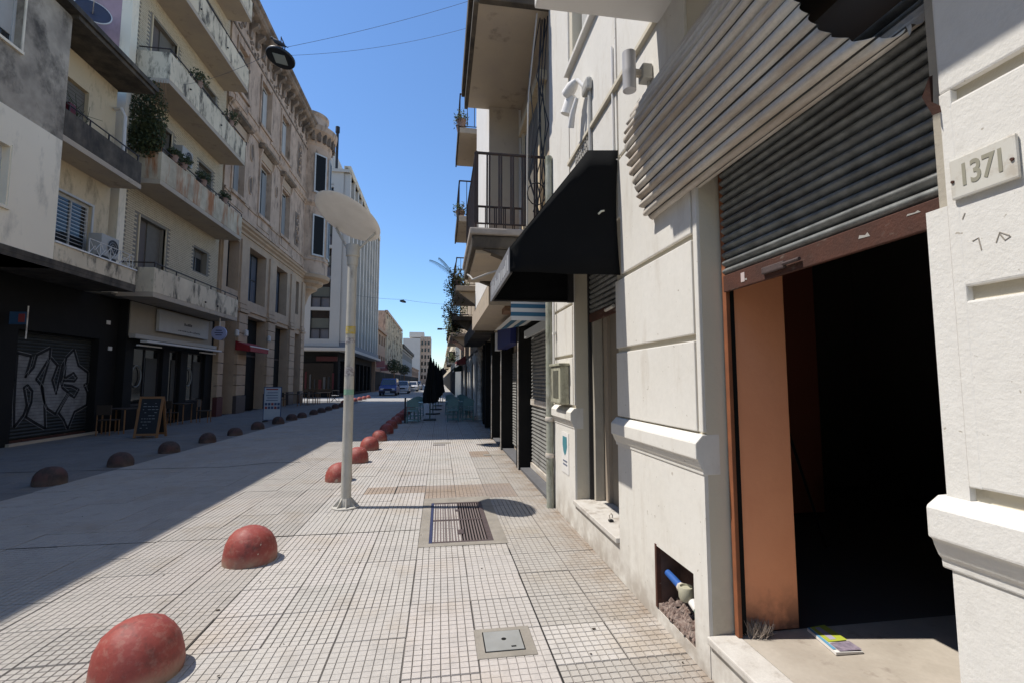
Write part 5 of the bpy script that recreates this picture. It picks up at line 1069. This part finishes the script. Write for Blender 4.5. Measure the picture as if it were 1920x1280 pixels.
# corner turret
TC = (-10.3, 37.2)
MB().lathe([(.12, 7.2), (.22, 7.5), (.34, 7.9), (.55, 8.2), (.9, 8.4), (.95, 8.6), (1.3, 8.8), (1.35, 9.0), (1.75, 9.15), (1.82, 9.4), (1.62, 9.48)], (*TC, 0), 32).build('turret_corbel', stone3b, L3, smooth=True, angle=.5)
MB().lathe([(1.6, 9.4), (1.6, 10.4), (1.66, 10.45), (1.66, 10.55), (1.6, 10.6), (1.6, 14.5), (1.78, 14.75), (1.78, 14.9), (1.6, 14.95), (1.6, 19.2), (1.66, 19.3), (1.7, 20.0), (2.0, 20.3), (2.05, 20.7), (1.35, 20.8), (1.3, 21.7), (1.38, 21.8), (1.38, 22.0), (1.1, 22.1), (0, 22.1)], (*TC, 0), 32).build('turret', stone3, L3, smooth=True, angle=.5)
for k in range(12):
    a = -2.2 + k*.26; MB().box(-.1, .1, -.1, .1, 0, .7).build('bracket', stone3d, L3).location = Vector((TC[0] + 1.78*math.cos(a), TC[1] + 1.78*math.sin(a), 19.5)) - L3.location
for za, zb in ((10.9, 13.9), (15.7, 18.6)):
    for a in (-.75, .1):
        cx_, cy_ = TC[0] + 1.60*math.cos(a), TC[1] + 1.60*math.sin(a)
        f = MB(); f.box(-.02, .08, -.5, -.4, 0, zb-za); f.box(-.02, .08, .4, .5, 0, zb-za); f.box(-.02, .08, -.4, .4, zb-za-.1, zb-za); f.box(-.02, .1, -.5, .5, -.12, 0); f.box(-.02, .05, -.03, .03, 0, zb-za)
        fo = f.build('window', wframe, L3); fo.location = Vector((cx_, cy_, za-.12)) - L3.location; fo.rotation_euler = (0, 0, a); WL[fo.name] = Vector((0, 0, 0))
        p = MB().box(-.03, .02, -.4, .4, 0.12, zb-za+.05).build('pane', dark_pane, None); p.parent = fo; p.location = (0, 0, .1)
ra = thing('shop_awning', 'small red awning with white top edge on the ornate building', 'awning', (-9.6, 25.9, 3.1))
MB().prism([(-9.95, 3.55), (-9.25, 3.28), (-9.25, 3.04), (-9.95, 3.1)], 'y', 24.75, 27.2).build('canvas', red_awn, ra); MB().box(-9.26, -9.235, 24.7, 27.25, 3.26, 3.32).build('edge_strip', white_trim, ra)
for y, z in ((24.3, 3.7), (28.6, 3.8), (25.4, 3.8)): MB().lathe([(.05, 0), (.1, .05), (.09, .3), (.03, .34)], (OX+.28, y, z), 10).build('wall_lantern', white_trim, L3, smooth=True)
ch_ = thing('roof_railing', 'small dark iron railing on the ornate building roof edge', 'railing', (-9.6, 30, 21.4))
for y in (29.0, 29.35, 29.7): MB().cyl((-9.9, y, 21.4), (-9.9, y, 22.6), .03, n=6).build('post', rail_metal, ch_)
MB().cyl((-9.9, 29.0, 22.55), (-9.9, 29.7, 22.55), .03, n=6).build('rail', rail_metal, ch_)
# ------------------------------------------------------------------ LEFT 4: white modern corner block
L4 = thing('white_corner_block', 'white modern block with vertical fins beyond the crossing', 'apartment building', (-16, 58, 0))
def yface(name, m, parent, y, x0, x1, z0, z1, ops, depth, back):
    xs = sorted({x0, x1} | {o[0] for o in ops} | {o[1] for o in ops}); zs = sorted({z0, z1} | {o[2] for o in ops} | {o[3] for o in ops}); b = MB()
    for xa, xb in zip(xs[:-1], xs[1:]):
        for za, zb in zip(zs[:-1], zs[1:]):
            if not any(o[0] < (xa+xb)/2 < o[1] and o[2] < (za+zb)/2 < o[3] for o in ops): b.quad((xa, y, za), (xb, y, za), (xb, y, zb), (xa, y, zb))
    for (xa, xb, za, zb) in ops:
        for (p, r_) in (((xa, za), (xa, zb)), ((xb, za), (xb, zb)), ((xa, za), (xb, za)), ((xa, zb), (xb, zb))): b.quad((p[0], y, p[1]), (p[0], y+depth, p[1]), (r_[0], y+depth, r_[1]), (r_[0], y, r_[1]))
    b.box(x0, x1, y+depth, back, z0, z1); return b.build(name, m, parent, recalc=False)
yface('wall', white4, L4, 47.5, -24, -9.75, 4.9, 22.3, [(-12.5, -10.7, 5.6, 21.0)], .35, 71)
# column of windows: dark glass, blind and curtained lights
for k in range(5):
    z = 5.6 + k * 3.1
    fo = MB(); fo.box(-12.5, -12.42, 47.6, 47.7, z, z+2.75); fo.box(-10.78, -10.7, 47.6, 47.7, z, z+2.75); fo.box(-11.64, -11.56, 47.6, 47.7, z, z+.95); fo.box(-12.42, -10.78, 47.6, 47.7, z+.95, z+1.02); w_ = fo.build('window', black_metal, L4)
    MB().box(-12.42, -10.78, 47.72, 47.76, z, z+.95).build('pane', M('curtained_pane', (.15, .15, .16), .2) if 'curtained_pane' not in bpy.data.materials else bpy.data.materials['curtained_pane'], w_); MB().box(-12.42, -10.78, 47.66, 47.7, z+1.02, z+2.0).build('blind', blind4, w_); MB().box(-12.42, -10.78, 47.72, 47.76, z+2.0, z+2.75).build('pane', glass_d, w_); MB().box(-12.5, -10.7, 47.5, 47.8, z+2.76, z+3.08).build('spandrel', grey4 if k % 2 else white4, L4)
fn = None; wn_ = None
for k in range(11):
    y = 47.6 + k * 2.3
    if fn is None: fn = MB().box(-9.75, -9.15, y, y+.55, 5.3, 22.3).build('fin', white4, L4); 
    else: inst(fn, 'fin', L4, (-9.45, y + .275, 5.3))
    if k < 10:
        for f_ in range(6):
            z = 5.6 + f_*2.8
            if wn_ is None: wn_ = MB().box(-9.74, -9.62, y+.56, y+2.29, z, z+1.7).build('window', glass_d, L4)
            else: inst(wn_, 'window', L4, (-9.68, y + 1.425, z))
MB().box(-9.75, -9.1, 47.45, 71, 22.31, 23.0).build('roof_beam', stain_cream, L4); MB().box(-24, -9.2, 47.3, 71, 22.31, 22.6).build('roof_slab', white4, L4)
MB().box(-13.0, -11.2, 49, 70, 22.62, 25.5).build('penthouse', white4, L4)
MB().box(-24, -8.7, 46.7, 71.5, 4.45, 4.75).build('canopy', white4, L4, bevel=.02); MB().box(-24, -9.0, 47.55, 71, 4.76, 5.28).build('sign_band', grey4, L4)
facade('shop_floor', black_paint, L4, -9.9, 1, 48.2, 71, 0, 4.44, [(49+i*3, 51.4+i*3, .3, 3.6) for i in range(7)], .3, 13)
for i in range(7): MB().box(-10.19, -10.15, 49+i*3, 51.4+i*3, .3, 3.6).build('shop_window', glass_d, L4)
MB().box(-20, -10.3, 48.0, 48.15, .5, 3.3).build('shop_window', glass_d, L4); MB().box(-11.9, -9.95, 47.9, 48.0, 3.5, 3.95).build('shop_sign', M('dark_red_sign', (.06, .01, .01), .5), L4)
q = random.Random(8)
for k in range(7): x = -12.9 + k*.42; MB().box(x, x+.12+.15*q.random(), 47.93, 47.99, .8, 1.5+q.random()).build('display_item', [M('garment_red%d' % k, (.09, .02, .02), .9), M('garment%d' % k, (.09, .085, .08), .9), black_metal][k % 3], L4)
cp = thing('chimney_pipe', 'tall black flue pipe rising at the white block corner', 'chimney', (-10.75, 48.6, 22.6))
MB().cyl((-10.75, 48.6, 22.6), (-10.75, 48.6, 27.2), .14).build('flue', black_metal, cp, smooth=True); MB().cyl((-10.75, 48.6, 27.0), (-10.75, 48.6, 27.6), .22).build('cowl', black_metal, cp, smooth=True)
# ------------------------------------------------------------------ LEFT far row
def house(name, lab, x, s, y0, y1, z1, m, nw, nf, zf, core=14, ground=black_paint, wz=1.5, blind=None, ww=.55):
    h = thing(name, lab, 'building', (x - s*core/2, (y0+y1)/2, 0)); ops = []
    dy = (y1-y0)/nw
    for i in range(nw):
        for f in range(nf): ops.append((y0+dy*(i+.5-ww/2), y0+dy*(i+.5+ww/2), zf+.7+f*3.2, zf+.7+f*3.2+wz))
    facade('wall', m, h, x, s, y0, y1, 0, z1, ops, .25, core)
    for a, b, c, d in ops: MB().box(x - s*.2, x - s*.16, a, b, c, d).build('window', glass_d, h)
    MB().box(x, x + s*.02, y0+.3, y1-.3, .1, 3.0).build('shop_front', ground, h); MB().box(x - s*.1, x + s*.35, y0, y1, z1-.35, z1+.1).build('cornice', m, h); return h
peach = M('peach_render', (.40, .26, .17), .9, .4, .5, (.33, .21, .14)); dgrey = M('old_grey_render', (.30, .28, .255), .9, .5, .5, (.2, .185, .17))
h5 = house('peach_house', 'old peach house just beyond the white block', -9.5, 1, 71.6, 84, 9.6, peach, 4, 2, 3.4)
h6 = house('finned_building', 'taller beige building with vertical pilasters beyond the peach house', -9.6, 1, 84.2, 118, 13.8, stone3, 9, 3, 3.6, ww=.4)
for k in range(10): MB().box(-9.6, -9.2, 84.6+k*3.6, 85.2+k*3.6, 3.6, 13.2).build('pilaster', stain_cream, h6)
h7 = house('mansard_building', 'long low building with dark roof near the street end', -9.6, 1, 118.2, 165, 9.6, dgrey, 14, 2, 3.4); MB().box(-14, -8.9, 118.2, 165, 9.72, 10.6).build('roof', sooty, h7)
h8 = thing('distant_tower', 'pale apartment tower closing the far end of the street', 'apartment building', (-11, 240, 0))
MB().box(-17.5, -9.5, 226, 245, 0, 21.5).build('wall', white4, h8); MB().box(-9.49, -4.6, 228, 245, 0, 22.5).build('wing', stone3, h8); MB().box(-15, -8, 232, 240, 22.51, 25).build('tank_room', white4, h8)
for k in range(6):
    for j in range(3): MB().box(-9.0+j*1.5, -8.2+j*1.5, 227.9, 228.0, 2.5+k*3.2, 4.2+k*3.2).build('window', glass_d, h8)
h9 = house('low_far_house', 'low brown house below the distant tower', -9.6, 1, 165.2, 215, 6.2, peach, 8, 1, 2.8)
pst = M('pink_sign_print', (.4, .16, .15), .6)
for i, (y, x, z, lab) in enumerate(((73, -8.9, 3.6, 'pink projecting shop sign below the peach house'), (78, -8.9, 3.2, 'second pink shop sign below the peach house'))): s9 = thing('shop_sign', lab, 'sign', (x, y, z)); MB().box(x-.6, x+.6, y, y+.2, z, z+1.0).build('panel', pst, s9); MB().box(x-.66, x+.66, y-.02, y+.22, z-.06, z).build('frame', white_trim, s9)
# ------------------------------------------------------------------ parked vehicles
def vehicle(name, lab, cat, x, y, m, L_, W_, H_, hood, roof_f, van=False):
    v = thing(name, lab, cat, (x, y, 0)); hw = W_/2
    low = [(y, .28), (y+.05, .75), (y+.12, hood), (y+1.0, hood+.12), (y+L_-.15, hood+.15), (y+L_, .75), (y+L_, .28)]
    MB().prism([(a, b) for a, b in low], 'x', x-hw, x+hw).build('body', m, v, bevel=.06)
    c0, c1 = y+.75, y+L_-(.1 if van else .5); b0 = hood + .1
    cab = MB(); lo_ = [(x-hw*.95, c0, b0), (x+hw*.95, c0, b0), (x+hw*.95, c1, b0), (x-hw*.95, c1, b0)]; hi_ = [(x-hw*.8, c0+roof_f, H_), (x+hw*.8, c0+roof_f, H_), (x+hw*.8, c1-.2, H_), (x-hw*.8, c1-.2, H_)]
    cab._add(lo_ + hi_, [(3,2,1,0),(4,5,6,7),(0,1,5,4),(1,2,6,5),(2,3,7,6),(3,0,4,7)]); cab.build('cabin', m, v, bevel=.05)
    t = lambda u, vv: (x + (u*hw*(.95 - .15*vv)), c0 + roof_f*vv - .012, b0 + (H_-b0)*vv)
    MB()._add([t(-.9, .12), t(.9, .12), t(.88, .88), t(-.88, .88)], [(0,1,2,3)]).build('windscreen', glass, v)
    for sx in (-1, 1):
        MB()._add([(x+sx*(hw*.95-.15*hw*.2+.012), c0+roof_f*.45, b0+.06), (x+sx*(hw*.95-.15*hw*.2+.012), c1-.5, b0+.06), (x+sx*(hw*.82+.012), c1-.6, H_-.1), (x+sx*(hw*.82+.012), c0+roof_f+.1, H_-.1)], [(0,1,2,3)]).build('side_window', glass, v)
        MB().box(x+sx*hw*.62-.18, x+sx*hw*.62+.18, y-.01, y+.1, .62, .80).build('headlight', M('headlight_lens', (.6, .6, .6), .15) if 'headlight_lens' not in bpy.data.materials else bpy.data.materials['headlight_lens'], v, bevel=.03)
        MB().box(x+sx*(hw+.1)-.09, x+sx*(hw+.1)+.09, c0+.35, c0+.45, b0, b0+.16).build('mirror', black_metal, v, bevel=.02)
        for yy in (y+.8, y+L_-.8):
            wh = MB(); wh.sweep([(x+sx*(hw-.2), yy, .31), (x+sx*(hw+.01), yy, .31)], .31, 16); wo = wh.build('wheel', black_metal, v, smooth=True, angle=.6); MB().sweep([(x+sx*(hw+.0), yy, .31), (x+sx*(hw+.02), yy, .31)], .19, 12).build('rim', galv, wo)
    MB().box(x-hw*.5, x+hw*.5, y-.012, y+.06, .58, .74).build('grille', black_metal, v); MB().box(x-hw*.98, x+hw*.98, y-.05, y+.12, .32, .52).build('bumper', black_metal if van else m, v, bevel=.04); MB().box(x-.24, x+.24, y-.056, y-.045, .36, .48).build('number_plate', white_trim, v)
    return v
vb = M('blue_van_paint', (.045, .075, .25), .3, spec=.6); vw = M('white_car_paint', (.55, .55, .56), .3, spec=.6); vg = M('silver_car_paint', (.3, .3, .31), .3, metal=.4)
vehicle('parked_van', 'blue van parked at the left kerb beyond the crossing', 'van', -5.55, 52, vb, 4.4, 1.85, 1.85, .95, .75, True)
vehicle('parked_car', 'white car parked right behind the blue van', 'car', -4.75, 60, vw, 4.2, 1.75, 1.6, .85, .7)
vehicle('parked_car', 'second white car parked farther along, behind the first white one', 'car', -4.2, 72, vw, 4.2, 1.75, 1.5, .8, .8)
vehicle('parked_car', 'silver car parked farthest along the left kerb', 'car', -4.0, 82, vg, 4.2, 1.75, 1.5, .8, .8)
vehicle('parked_car', 'dark car standing at the right kerb near the street end', 'car', -.9, 88, black_metal, 4.2, 1.75, 1.5, .8, .8)
# ------------------------------------------------------------------ RIGHT 2: house with the iron balcony
B = thing('balcony_house', 'stained house with black iron balcony beside the white corner building', 'house', (3, 9, 0))
wl = MB(); wl.box(1.5, 8, 6.135, 12.0, 2.95, 13); wl.box(1.72, 8, 6.135, 19, 0, 2.95); wl.build('wall', grey_soffit, B)
MB().box(.88, 1.499, 8.65, 11.9, 3.42, 13).build('bay', white_s, B); MB().box(.875, 1.45, 8.62, 8.649, 3.42, 13).build('bay_side', grey_soffit, B)
MB().box(.40, 1.5, 6.22, 8.3, 3.38, 3.56).build('balcony_slab', sooty, B, bevel=.03); MB().box(.46, 1.5, 6.3, 8.25, 3.33, 3.378).build('balcony_soffit', grey_soffit, B); MB().box(.37, 1.5, 6.18, 8.34, 3.565, 3.66).build('balcony_lip', M('pale_stone_lip', (.42, .37, .32), .9, .6, 4, (.2, .17, .15)), B, bevel=.025)
MB().prism([(.55, 3.375), (1.5, 3.375), (1.5, 3.05), (1.3, 3.1)], 'y', 6.24, 6.4).build('balcony_bracket', sooty, B); MB().prism([(.55, 3.375), (1.5, 3.375), (1.5, 3.05), (1.3, 3.1)], 'y', 8.1, 8.26).build('balcony_bracket', sooty, B)
railing_run(B, (.46, 6.27), (1.46, 6.27), 3.74, 4.74, 6, pair=True, top=rail_metal, r=.012); railing_run(B, (.46, 6.27), (.46, 8.28), 3.74, 4.74, 14, pair=True, top=rail_metal); railing_run(B, (.46, 8.28), (1.46, 8.28), 3.74, 4.74, 6, pair=True, top=rail_metal)
MB().box(.445, .475, 6.255, 6.285, 3.66, 4.76).build('corner_post', rail_metal, B)
MB().box(.47, 1.5, 6.15, 8.72, 6.86, 6.98).build('upper_slab', grey_soffit, B); e = MB(); e.box(.40, .469, 6.12, 8.75, 6.84, 7.25); e.box(.47, 1.5, 6.05, 6.148, 6.84, 7.25); e.box(.34, .40, 6.1, 8.7, 7.05, 7.3); e.build('upper_slab_edge', sooty, B, bevel=.012)
MB().box(.42, .5, 6.1, 8.7, 7.3, 8.2).build('upper_parapet', sooty, B)
dr = MB(); dr.box(1.44, 1.498, 6.6, 7.9, 3.7, 5.9); dr.build('balcony_door', shutb, B); MB().box(1.40, 1.498, 6.5, 6.6, 3.7, 6.0).build('door_trim', cream, B); MB().box(1.40, 1.498, 7.9, 8.0, 3.7, 6.0).build('door_trim', cream, B); MB().box(1.36, 1.498, 6.4, 8.1, 6.0, 6.15).build('door_hood', cream, B)
MB().box(1.25, 1.499, 6.14, 6.45, 3.7, 13).build('dark_downpipe_strip', sooty, B) if False else None
q = random.Random(5); cbm = MB()
for k in range(7):
    x = 1.36 + .02*k; pts = [(x, 6.16 + q.uniform(0, .1), 6.8), (x - q.uniform(.05, .2), 6.2, 5.9), (x - q.uniform(-.05, .15), 6.2, 5.2), (x - q.uniform(0, .2), 6.18, 4.4), (x + q.uniform(-.3, .05), 6.16, 3.9)]; cbm.sweep(pts, .008, 5)
for k in range(5): a0 = q.uniform(0, 6); cbm.sweep([(1.28 + .13*math.cos(a0 + t*.6), 6.14, 4.15 + .16*math.sin(a0 + t*.6)) for t in range(9)], .007, 5)
tag(cbm.build('cable_bundle', cable_m), 'tangle of black cables hanging down beside the iron balcony', 'cables')
tag(MB().sweep([(1.30, 6.15, 6.8), (1.18, 6.18, 5.6), (1.16, 6.17, 4.9), (1.15, 6.16, 3.7)], .012, 6).build('drop_cable', cable_w), 'single pale cable dropping in front of the iron balcony', 'cable')
tag(MB().sweep([(1.35, 6.2, 3.15), (.9, 6.18, 3.12), (.6, 6.2, 3.02), (.42, 6.25, 2.95), (.40, 6.5, 3.05), (.42, 7.5, 3.3)], .014, 6).build('looped_cable', cable_w), 'pale cable looped below the iron balcony slab', 'cable')
# ground floor shops
def rshutter(y0, y1, z0, z1, x, p, nm):
    src = None; n = int((z1 - z0) / p)
    for k in range(n):
        if src is None: src = MB().prism([(x + .012, z0), (x, z0 + .006), (x - .014, z0 + p*.5), (x, z0 + p - .006), (x + .012, z0 + p)], 'y', y0, y1).build('slat', slat_b, B)
        else: inst(src, 'slat', B, (x - .001, (y0 + y1)/2, z0 + k*p))
slat_b = M('worn_shutter_slat', (.23, .225, .21), .6, .6, 5, (.13, .13, .12), stain=((.06, .055, .05), .7), stain_s=(1, 1, 1), stain_t=(.5, .7))
rshutter(6.72, 8.45, .14, 2.55, 1.66, .062, 'a'); rshutter(8.82, 10.85, .14, 2.3, 1.68, .062, 'b'); rshutter(11.25, 12.9, .14, 2.2, 1.66, .062, 'c')
MB().box(1.63, 1.655, 6.72, 8.45, 1.17, 1.27).build('shutter_rail', galv, B); MB().box(1.63, 1.69, 6.70, 8.47, .05, .14).build('shutter_foot', galv, B)
MB().box(1.45, 1.715, 6.14, 12.95, -.01, .045).build('shop_step', M('dark_step', (.12, .12, .125), .8, .5, 5), B)
for (ya, yb) in ((8.5, 8.78), (10.95, 11.2), (12.98, 13.3)): MB().box(1.42, 1.7, ya, yb, 0, 2.9).build('black_pillar', black_paint, B, bevel=.01); MB().box(1.405, 1.42, ya-.012, ya+.035, 0.02, 2.3).build('pillar_edge', galv, B)
MB().box(1.60, 1.70, 6.14, 6.70, .046, 2.9).build('shop_jamb', galv, B); MB().box(1.55, 1.71, 6.14, 13, 2.6, 2.94).build('shutter_box', black_paint, B)
bsn = thing('shop_sign', 'blue box shop sign with a pale panel above the shutters', 'sign', (1.35, 9.8, 2.3))
MB().box(1.32, 1.54, 8.85, 10.9, 2.32, 2.8).build('box', M('royal_blue', (.012, .018, .10), .6), bsn, bevel=.01); MB().box(1.28, 1.5, 10.95, 11.05, 2.3, 2.72).build('pale_panel', white_trim, bsn)
sa = thing('striped_awning', 'blue and white striped awning folded over the first shutter', 'awning', (1.2, 7.4, 2.5)); strp_b = M('awning_blue', (.035, .12, .20), .8); strp_w = M('awning_white', (.55, .56, .55), .8)
for k in range(6): z = 2.42 + k*.056; MB().box(.95, 1.50, 6.30, 6.33, z, z + .0555).build('stripe', strp_w if k % 2 == 0 else strp_b, sa)
for k in range(5): x = .97 + k*.11; MB()._add([(x, 6.335, 2.50 + .02*k), (x + .105, 6.335, 2.52 + .02*k), (x + .105, 8.45, 2.52 + .02*k), (x, 8.45, 2.50 + .02*k)], [(0,1,2,3)]).build('canopy_stripe', strp_b if k % 2 else strp_w, sa)
MB().box(1.52, 1.56, 6.335, 8.45, 2.36, 2.50).build('valance', strp_w, sa)
MB().box(.88, 1.72, 8.66, 13.2, 3.0, 3.4).build('overhang', grey_soffit, B); MB().box(.95, 1.6, 13.2, 19, 2.95, 3.35).build('overhang', sooty, B); MB().box(1.2, 1.5, 8.7, 9.2, 2.9, 2.998).build('brown_box', M('brown_render', (.22, .13, .08), .9), B)
for (y, a) in ((13.6, 1.55), (14.9, 1.6), (16.2, 1.55), (17.6, 1.6)): MB().box(a, 1.75, y, y + .25, 0, 2.94).build('shop_pillar', black_paint, B); 
MB().box(1.52, 1.56, 14.05, 14.1, 0, 2.6).build('steel_post', galv, B)
# ------------------------------------------------------------------ RIGHT 3 and on
Cb = thing('planted_balcony_house', 'house with plant filled balconies beyond the iron balcony', 'house', (4, 15, 0))
MB().box(1.5, 9, 12.05, 19.0, 2.951, 11.5).build('wall', cream, Cb); MB().box(1.15, 1.499, 12.05, 12.5, 3.5, 11).build('pilaster', white_s, Cb); MB().box(1.1, 1.499, 14.6, 15.1, 3.5, 11).build('pilaster', white_s, Cb)
for zs_, tag_ in ((5.9, 0), (8.4, 1)):
    MB().box(.44, 1.5, 12.5, 14.55, zs_, zs_+.16).build('balcony_slab', grey_soffit, Cb, bevel=.02); e = MB(); e.box(.40, .439, 12.48, 14.57, zs_-.03, zs_+.22); e.build('slab_edge', sooty, Cb)
    railing_run(Cb, (.46, 12.55), (1.46, 12.55), zs_+.22, zs_+1.15, 5); railing_run(Cb, (.46, 12.55), (.46, 14.5), zs_+.22, zs_+1.15, 10)
for i, (y, z) in enumerate(((12.6, 8.6), (13.1, 8.7), (12.9, 6.1))): potplant(.5, y, z, ['upright pot plant on the topmost planted balcony, nearer', 'upright pot plant on the topmost planted balcony, farther', 'pot plant behind the railing of the lower planted balcony'][i], 60 + i, .22, .045, 170, leaf_m, None, .1)
D = thing('overgrown_house', 'shabby house with overgrown pot-bellied balconies farther along the right side', 'house', (4, 27, 0))
MB().box(1.5, 9, 19.05, 37, 2.9, 8.2).build('wall', grey_soffit, D); MB().box(1.75, 9, 19.05, 37, 0, 2.9).build('shop_wall', black_paint, D)
for (y0, y1, z, m_) in ((16.5, 20, 4.75, grey_soffit), (20.5, 24, 4.2, sooty), (25, 29, 3.9, grey_soffit), (30, 35, 4.1, grey_soffit)):
    MB().box(.5, 1.5, y0, y1, z, z+.2).build('balcony_slab', m_, D, bevel=.04); MB().prism([(.6, z-.002), (1.5, z-.002), (1.5, z-.6), (1.3, z-.5)], 'y', y0+.2, y0+.5).build('balcony_bracket', m_, D)
    o = railing_run(D, (.52, y0+.05), (1.48, y0+.05), z+.25, z+1.2, 6); src = None
    for k in range(14):
        y = y0 + .1 + k*(y1-y0-.2)/13
        if src is None: src = MB().sweep([(.55, y, z+.2), (.42, y, z+.45), (.45, y, z+.8), (.54, y, z+1.2)], .012, 4).build('belly_bar', rail_metal, D)
        else: inst(src, 'belly_bar', D, (.485, y, z+.19))
    MB().sweep([(.54, y0, z+1.2), (.54, y1, z+1.2)], .02, 5).build('handrail', rail_metal, D)
ol = ['overgrown trailing plant on the first pot-bellied balcony', 'dense plant mass on the second pot-bellied balcony', 'hanging plant below the second pot-bellied balcony', 'yellowish bush on the farther balcony', 'green plant box over the distant shop', 'bushy plant at the near end of the first pot-bellied balcony']
for i, (x, y, z, r, mt_, n) in enumerate(((.62, 18.6, 4.9, .55, leaf_m, 700), (.6, 21.2, 4.3, .6, leaf_d, 800), (.62, 22.6, 3.9, .5, leaf_d, 600), (.7, 26, 4.1, .45, leaf_m, 400), (.8, 33, 2.9, .5, leaf_m, 400), (.6, 17.0, 5.0, .42, leaf_d, 500))): potplant(x, y, z, ol[i], 80 + i, r, .055, n, mt_, None, .25)
fr_ = thing('palm_frond', 'feathery palm frond arching out from the overgrown balcony', 'plant', (.5, 17.2, 5.4)); m = MB(); q = random.Random(7)
for base, tip, h in (((.55, 17.2, 5.3), (-.42, 17.0, 5.95), .25), ((.55, 17.2, 5.3), (-.1, 17.6, 6.2), .2)):
    b, t_ = Vector(base), Vector(tip)
    for k in range(40):
        u = k/39; p = b.lerp(t_, u) + Vector((0, 0, h*4*u*(1-u)*.5)); 
        for sg_ in (-1, 1):
            l = .22*(1 - abs(u - .5)*.9); d = Vector((-.25, sg_*.6, -.75)).normalized(); m._add([p, p + d*l + Vector((0, .006, .006)), p + d*l*1.05, p + Vector((-.012, 0, 0))], [(0,1,2,3)])
    m.sweep([b.lerp(t_, k/10) + Vector((0, 0, h*2*(k/10)*(1-k/10))) for k in range(11)], .008, 4)
m.build('leaflets', leaf_m, fr_, recalc=False)['kind'] = 'stuff'
colm = M('white_shop_column', (.60, .58, .54), .7, .3, 3)
for i, y in enumerate((19.4, 21.9, 25.0, 26.8, 31.0, 35)):
    MB().lathe([(.14, 0), (.14, .25), (.105, .3), (.095, 2.4), (.12, 2.45), (.16, 2.6), (.16, 2.75), (.1, 2.78), (.1, 2.9)], (1.62, y, 0), 14).build('column', colm if i else galv, D, smooth=True)
for (y, z, m_, lab) in ((28, 2.6, ban_r, 'small red and white striped awning over a distant shop'), (33.5, 2.3, M('dark_green_awn', (.03, .05, .035), .8), 'dark green awning over a distant shop')): a_ = thing('shop_awning', lab, 'awning', (1.2, y, z)); MB().prism([(1.5, z+.5), (.95, z+.15), (.95, z-.05), (1.5, z)], 'y', y, y+2.2).build('canvas', m_, a_); MB().box(.935, .949, y, y+2.2, z-.06, z+.02).build('edge_strip', white_trim, a_)
Eb = house('far_right_row', 'pale row of houses on the right side beyond the crossing', 1.5, -1, 47, 110, 7.5, light_render, 16, 1, 3.4)
for k in range(6): MB().box(.9, 1.5, 49+k*9, 52+k*9, 3.6, 4.6).build('balcony', light_render if k % 2 else sooty, Eb)
Fb = house('farther_right_row', 'last houses on the right side at the street end', 1.6, -1, 110.2, 260, 7.0, stain_cream, 24, 1, 3.2)
bl_ = thing('bracket_lamp', 'thin street lamp arm reaching out from the right far facades', 'street lamp', (1.4, 42, 5.5)); MB().sweep([(1.5, 36.5, 5.4), (.9, 36.5, 5.6), (0.1, 36.5, 5.55)], .03, 6).build('arm', black_metal, bl_); MB().box(-.25, .12, 36.4, 36.6, 5.48, 5.6).build('head', black_metal, bl_)
for i, (x, y, lab) in enumerate(((-7.2, 76, 'small street tree on the left pavement past the peach house'), (-7.4, 100, 'farther street tree on the left pavement'))):
    t_ = thing('street_tree', lab, 'tree', (x, y, 0)); MB().sweep([(x, y, 0), (x+.1, y, 1.5), (x, y, 3.2)], [.12, .1, .06], 6).build('trunk', wood, t_); clump(700, (x, y, 3.9), (1.2, 1.3, 1.1), .16, i).build('crown', leaf_d, t_, recalc=False)['kind'] = 'stuff'
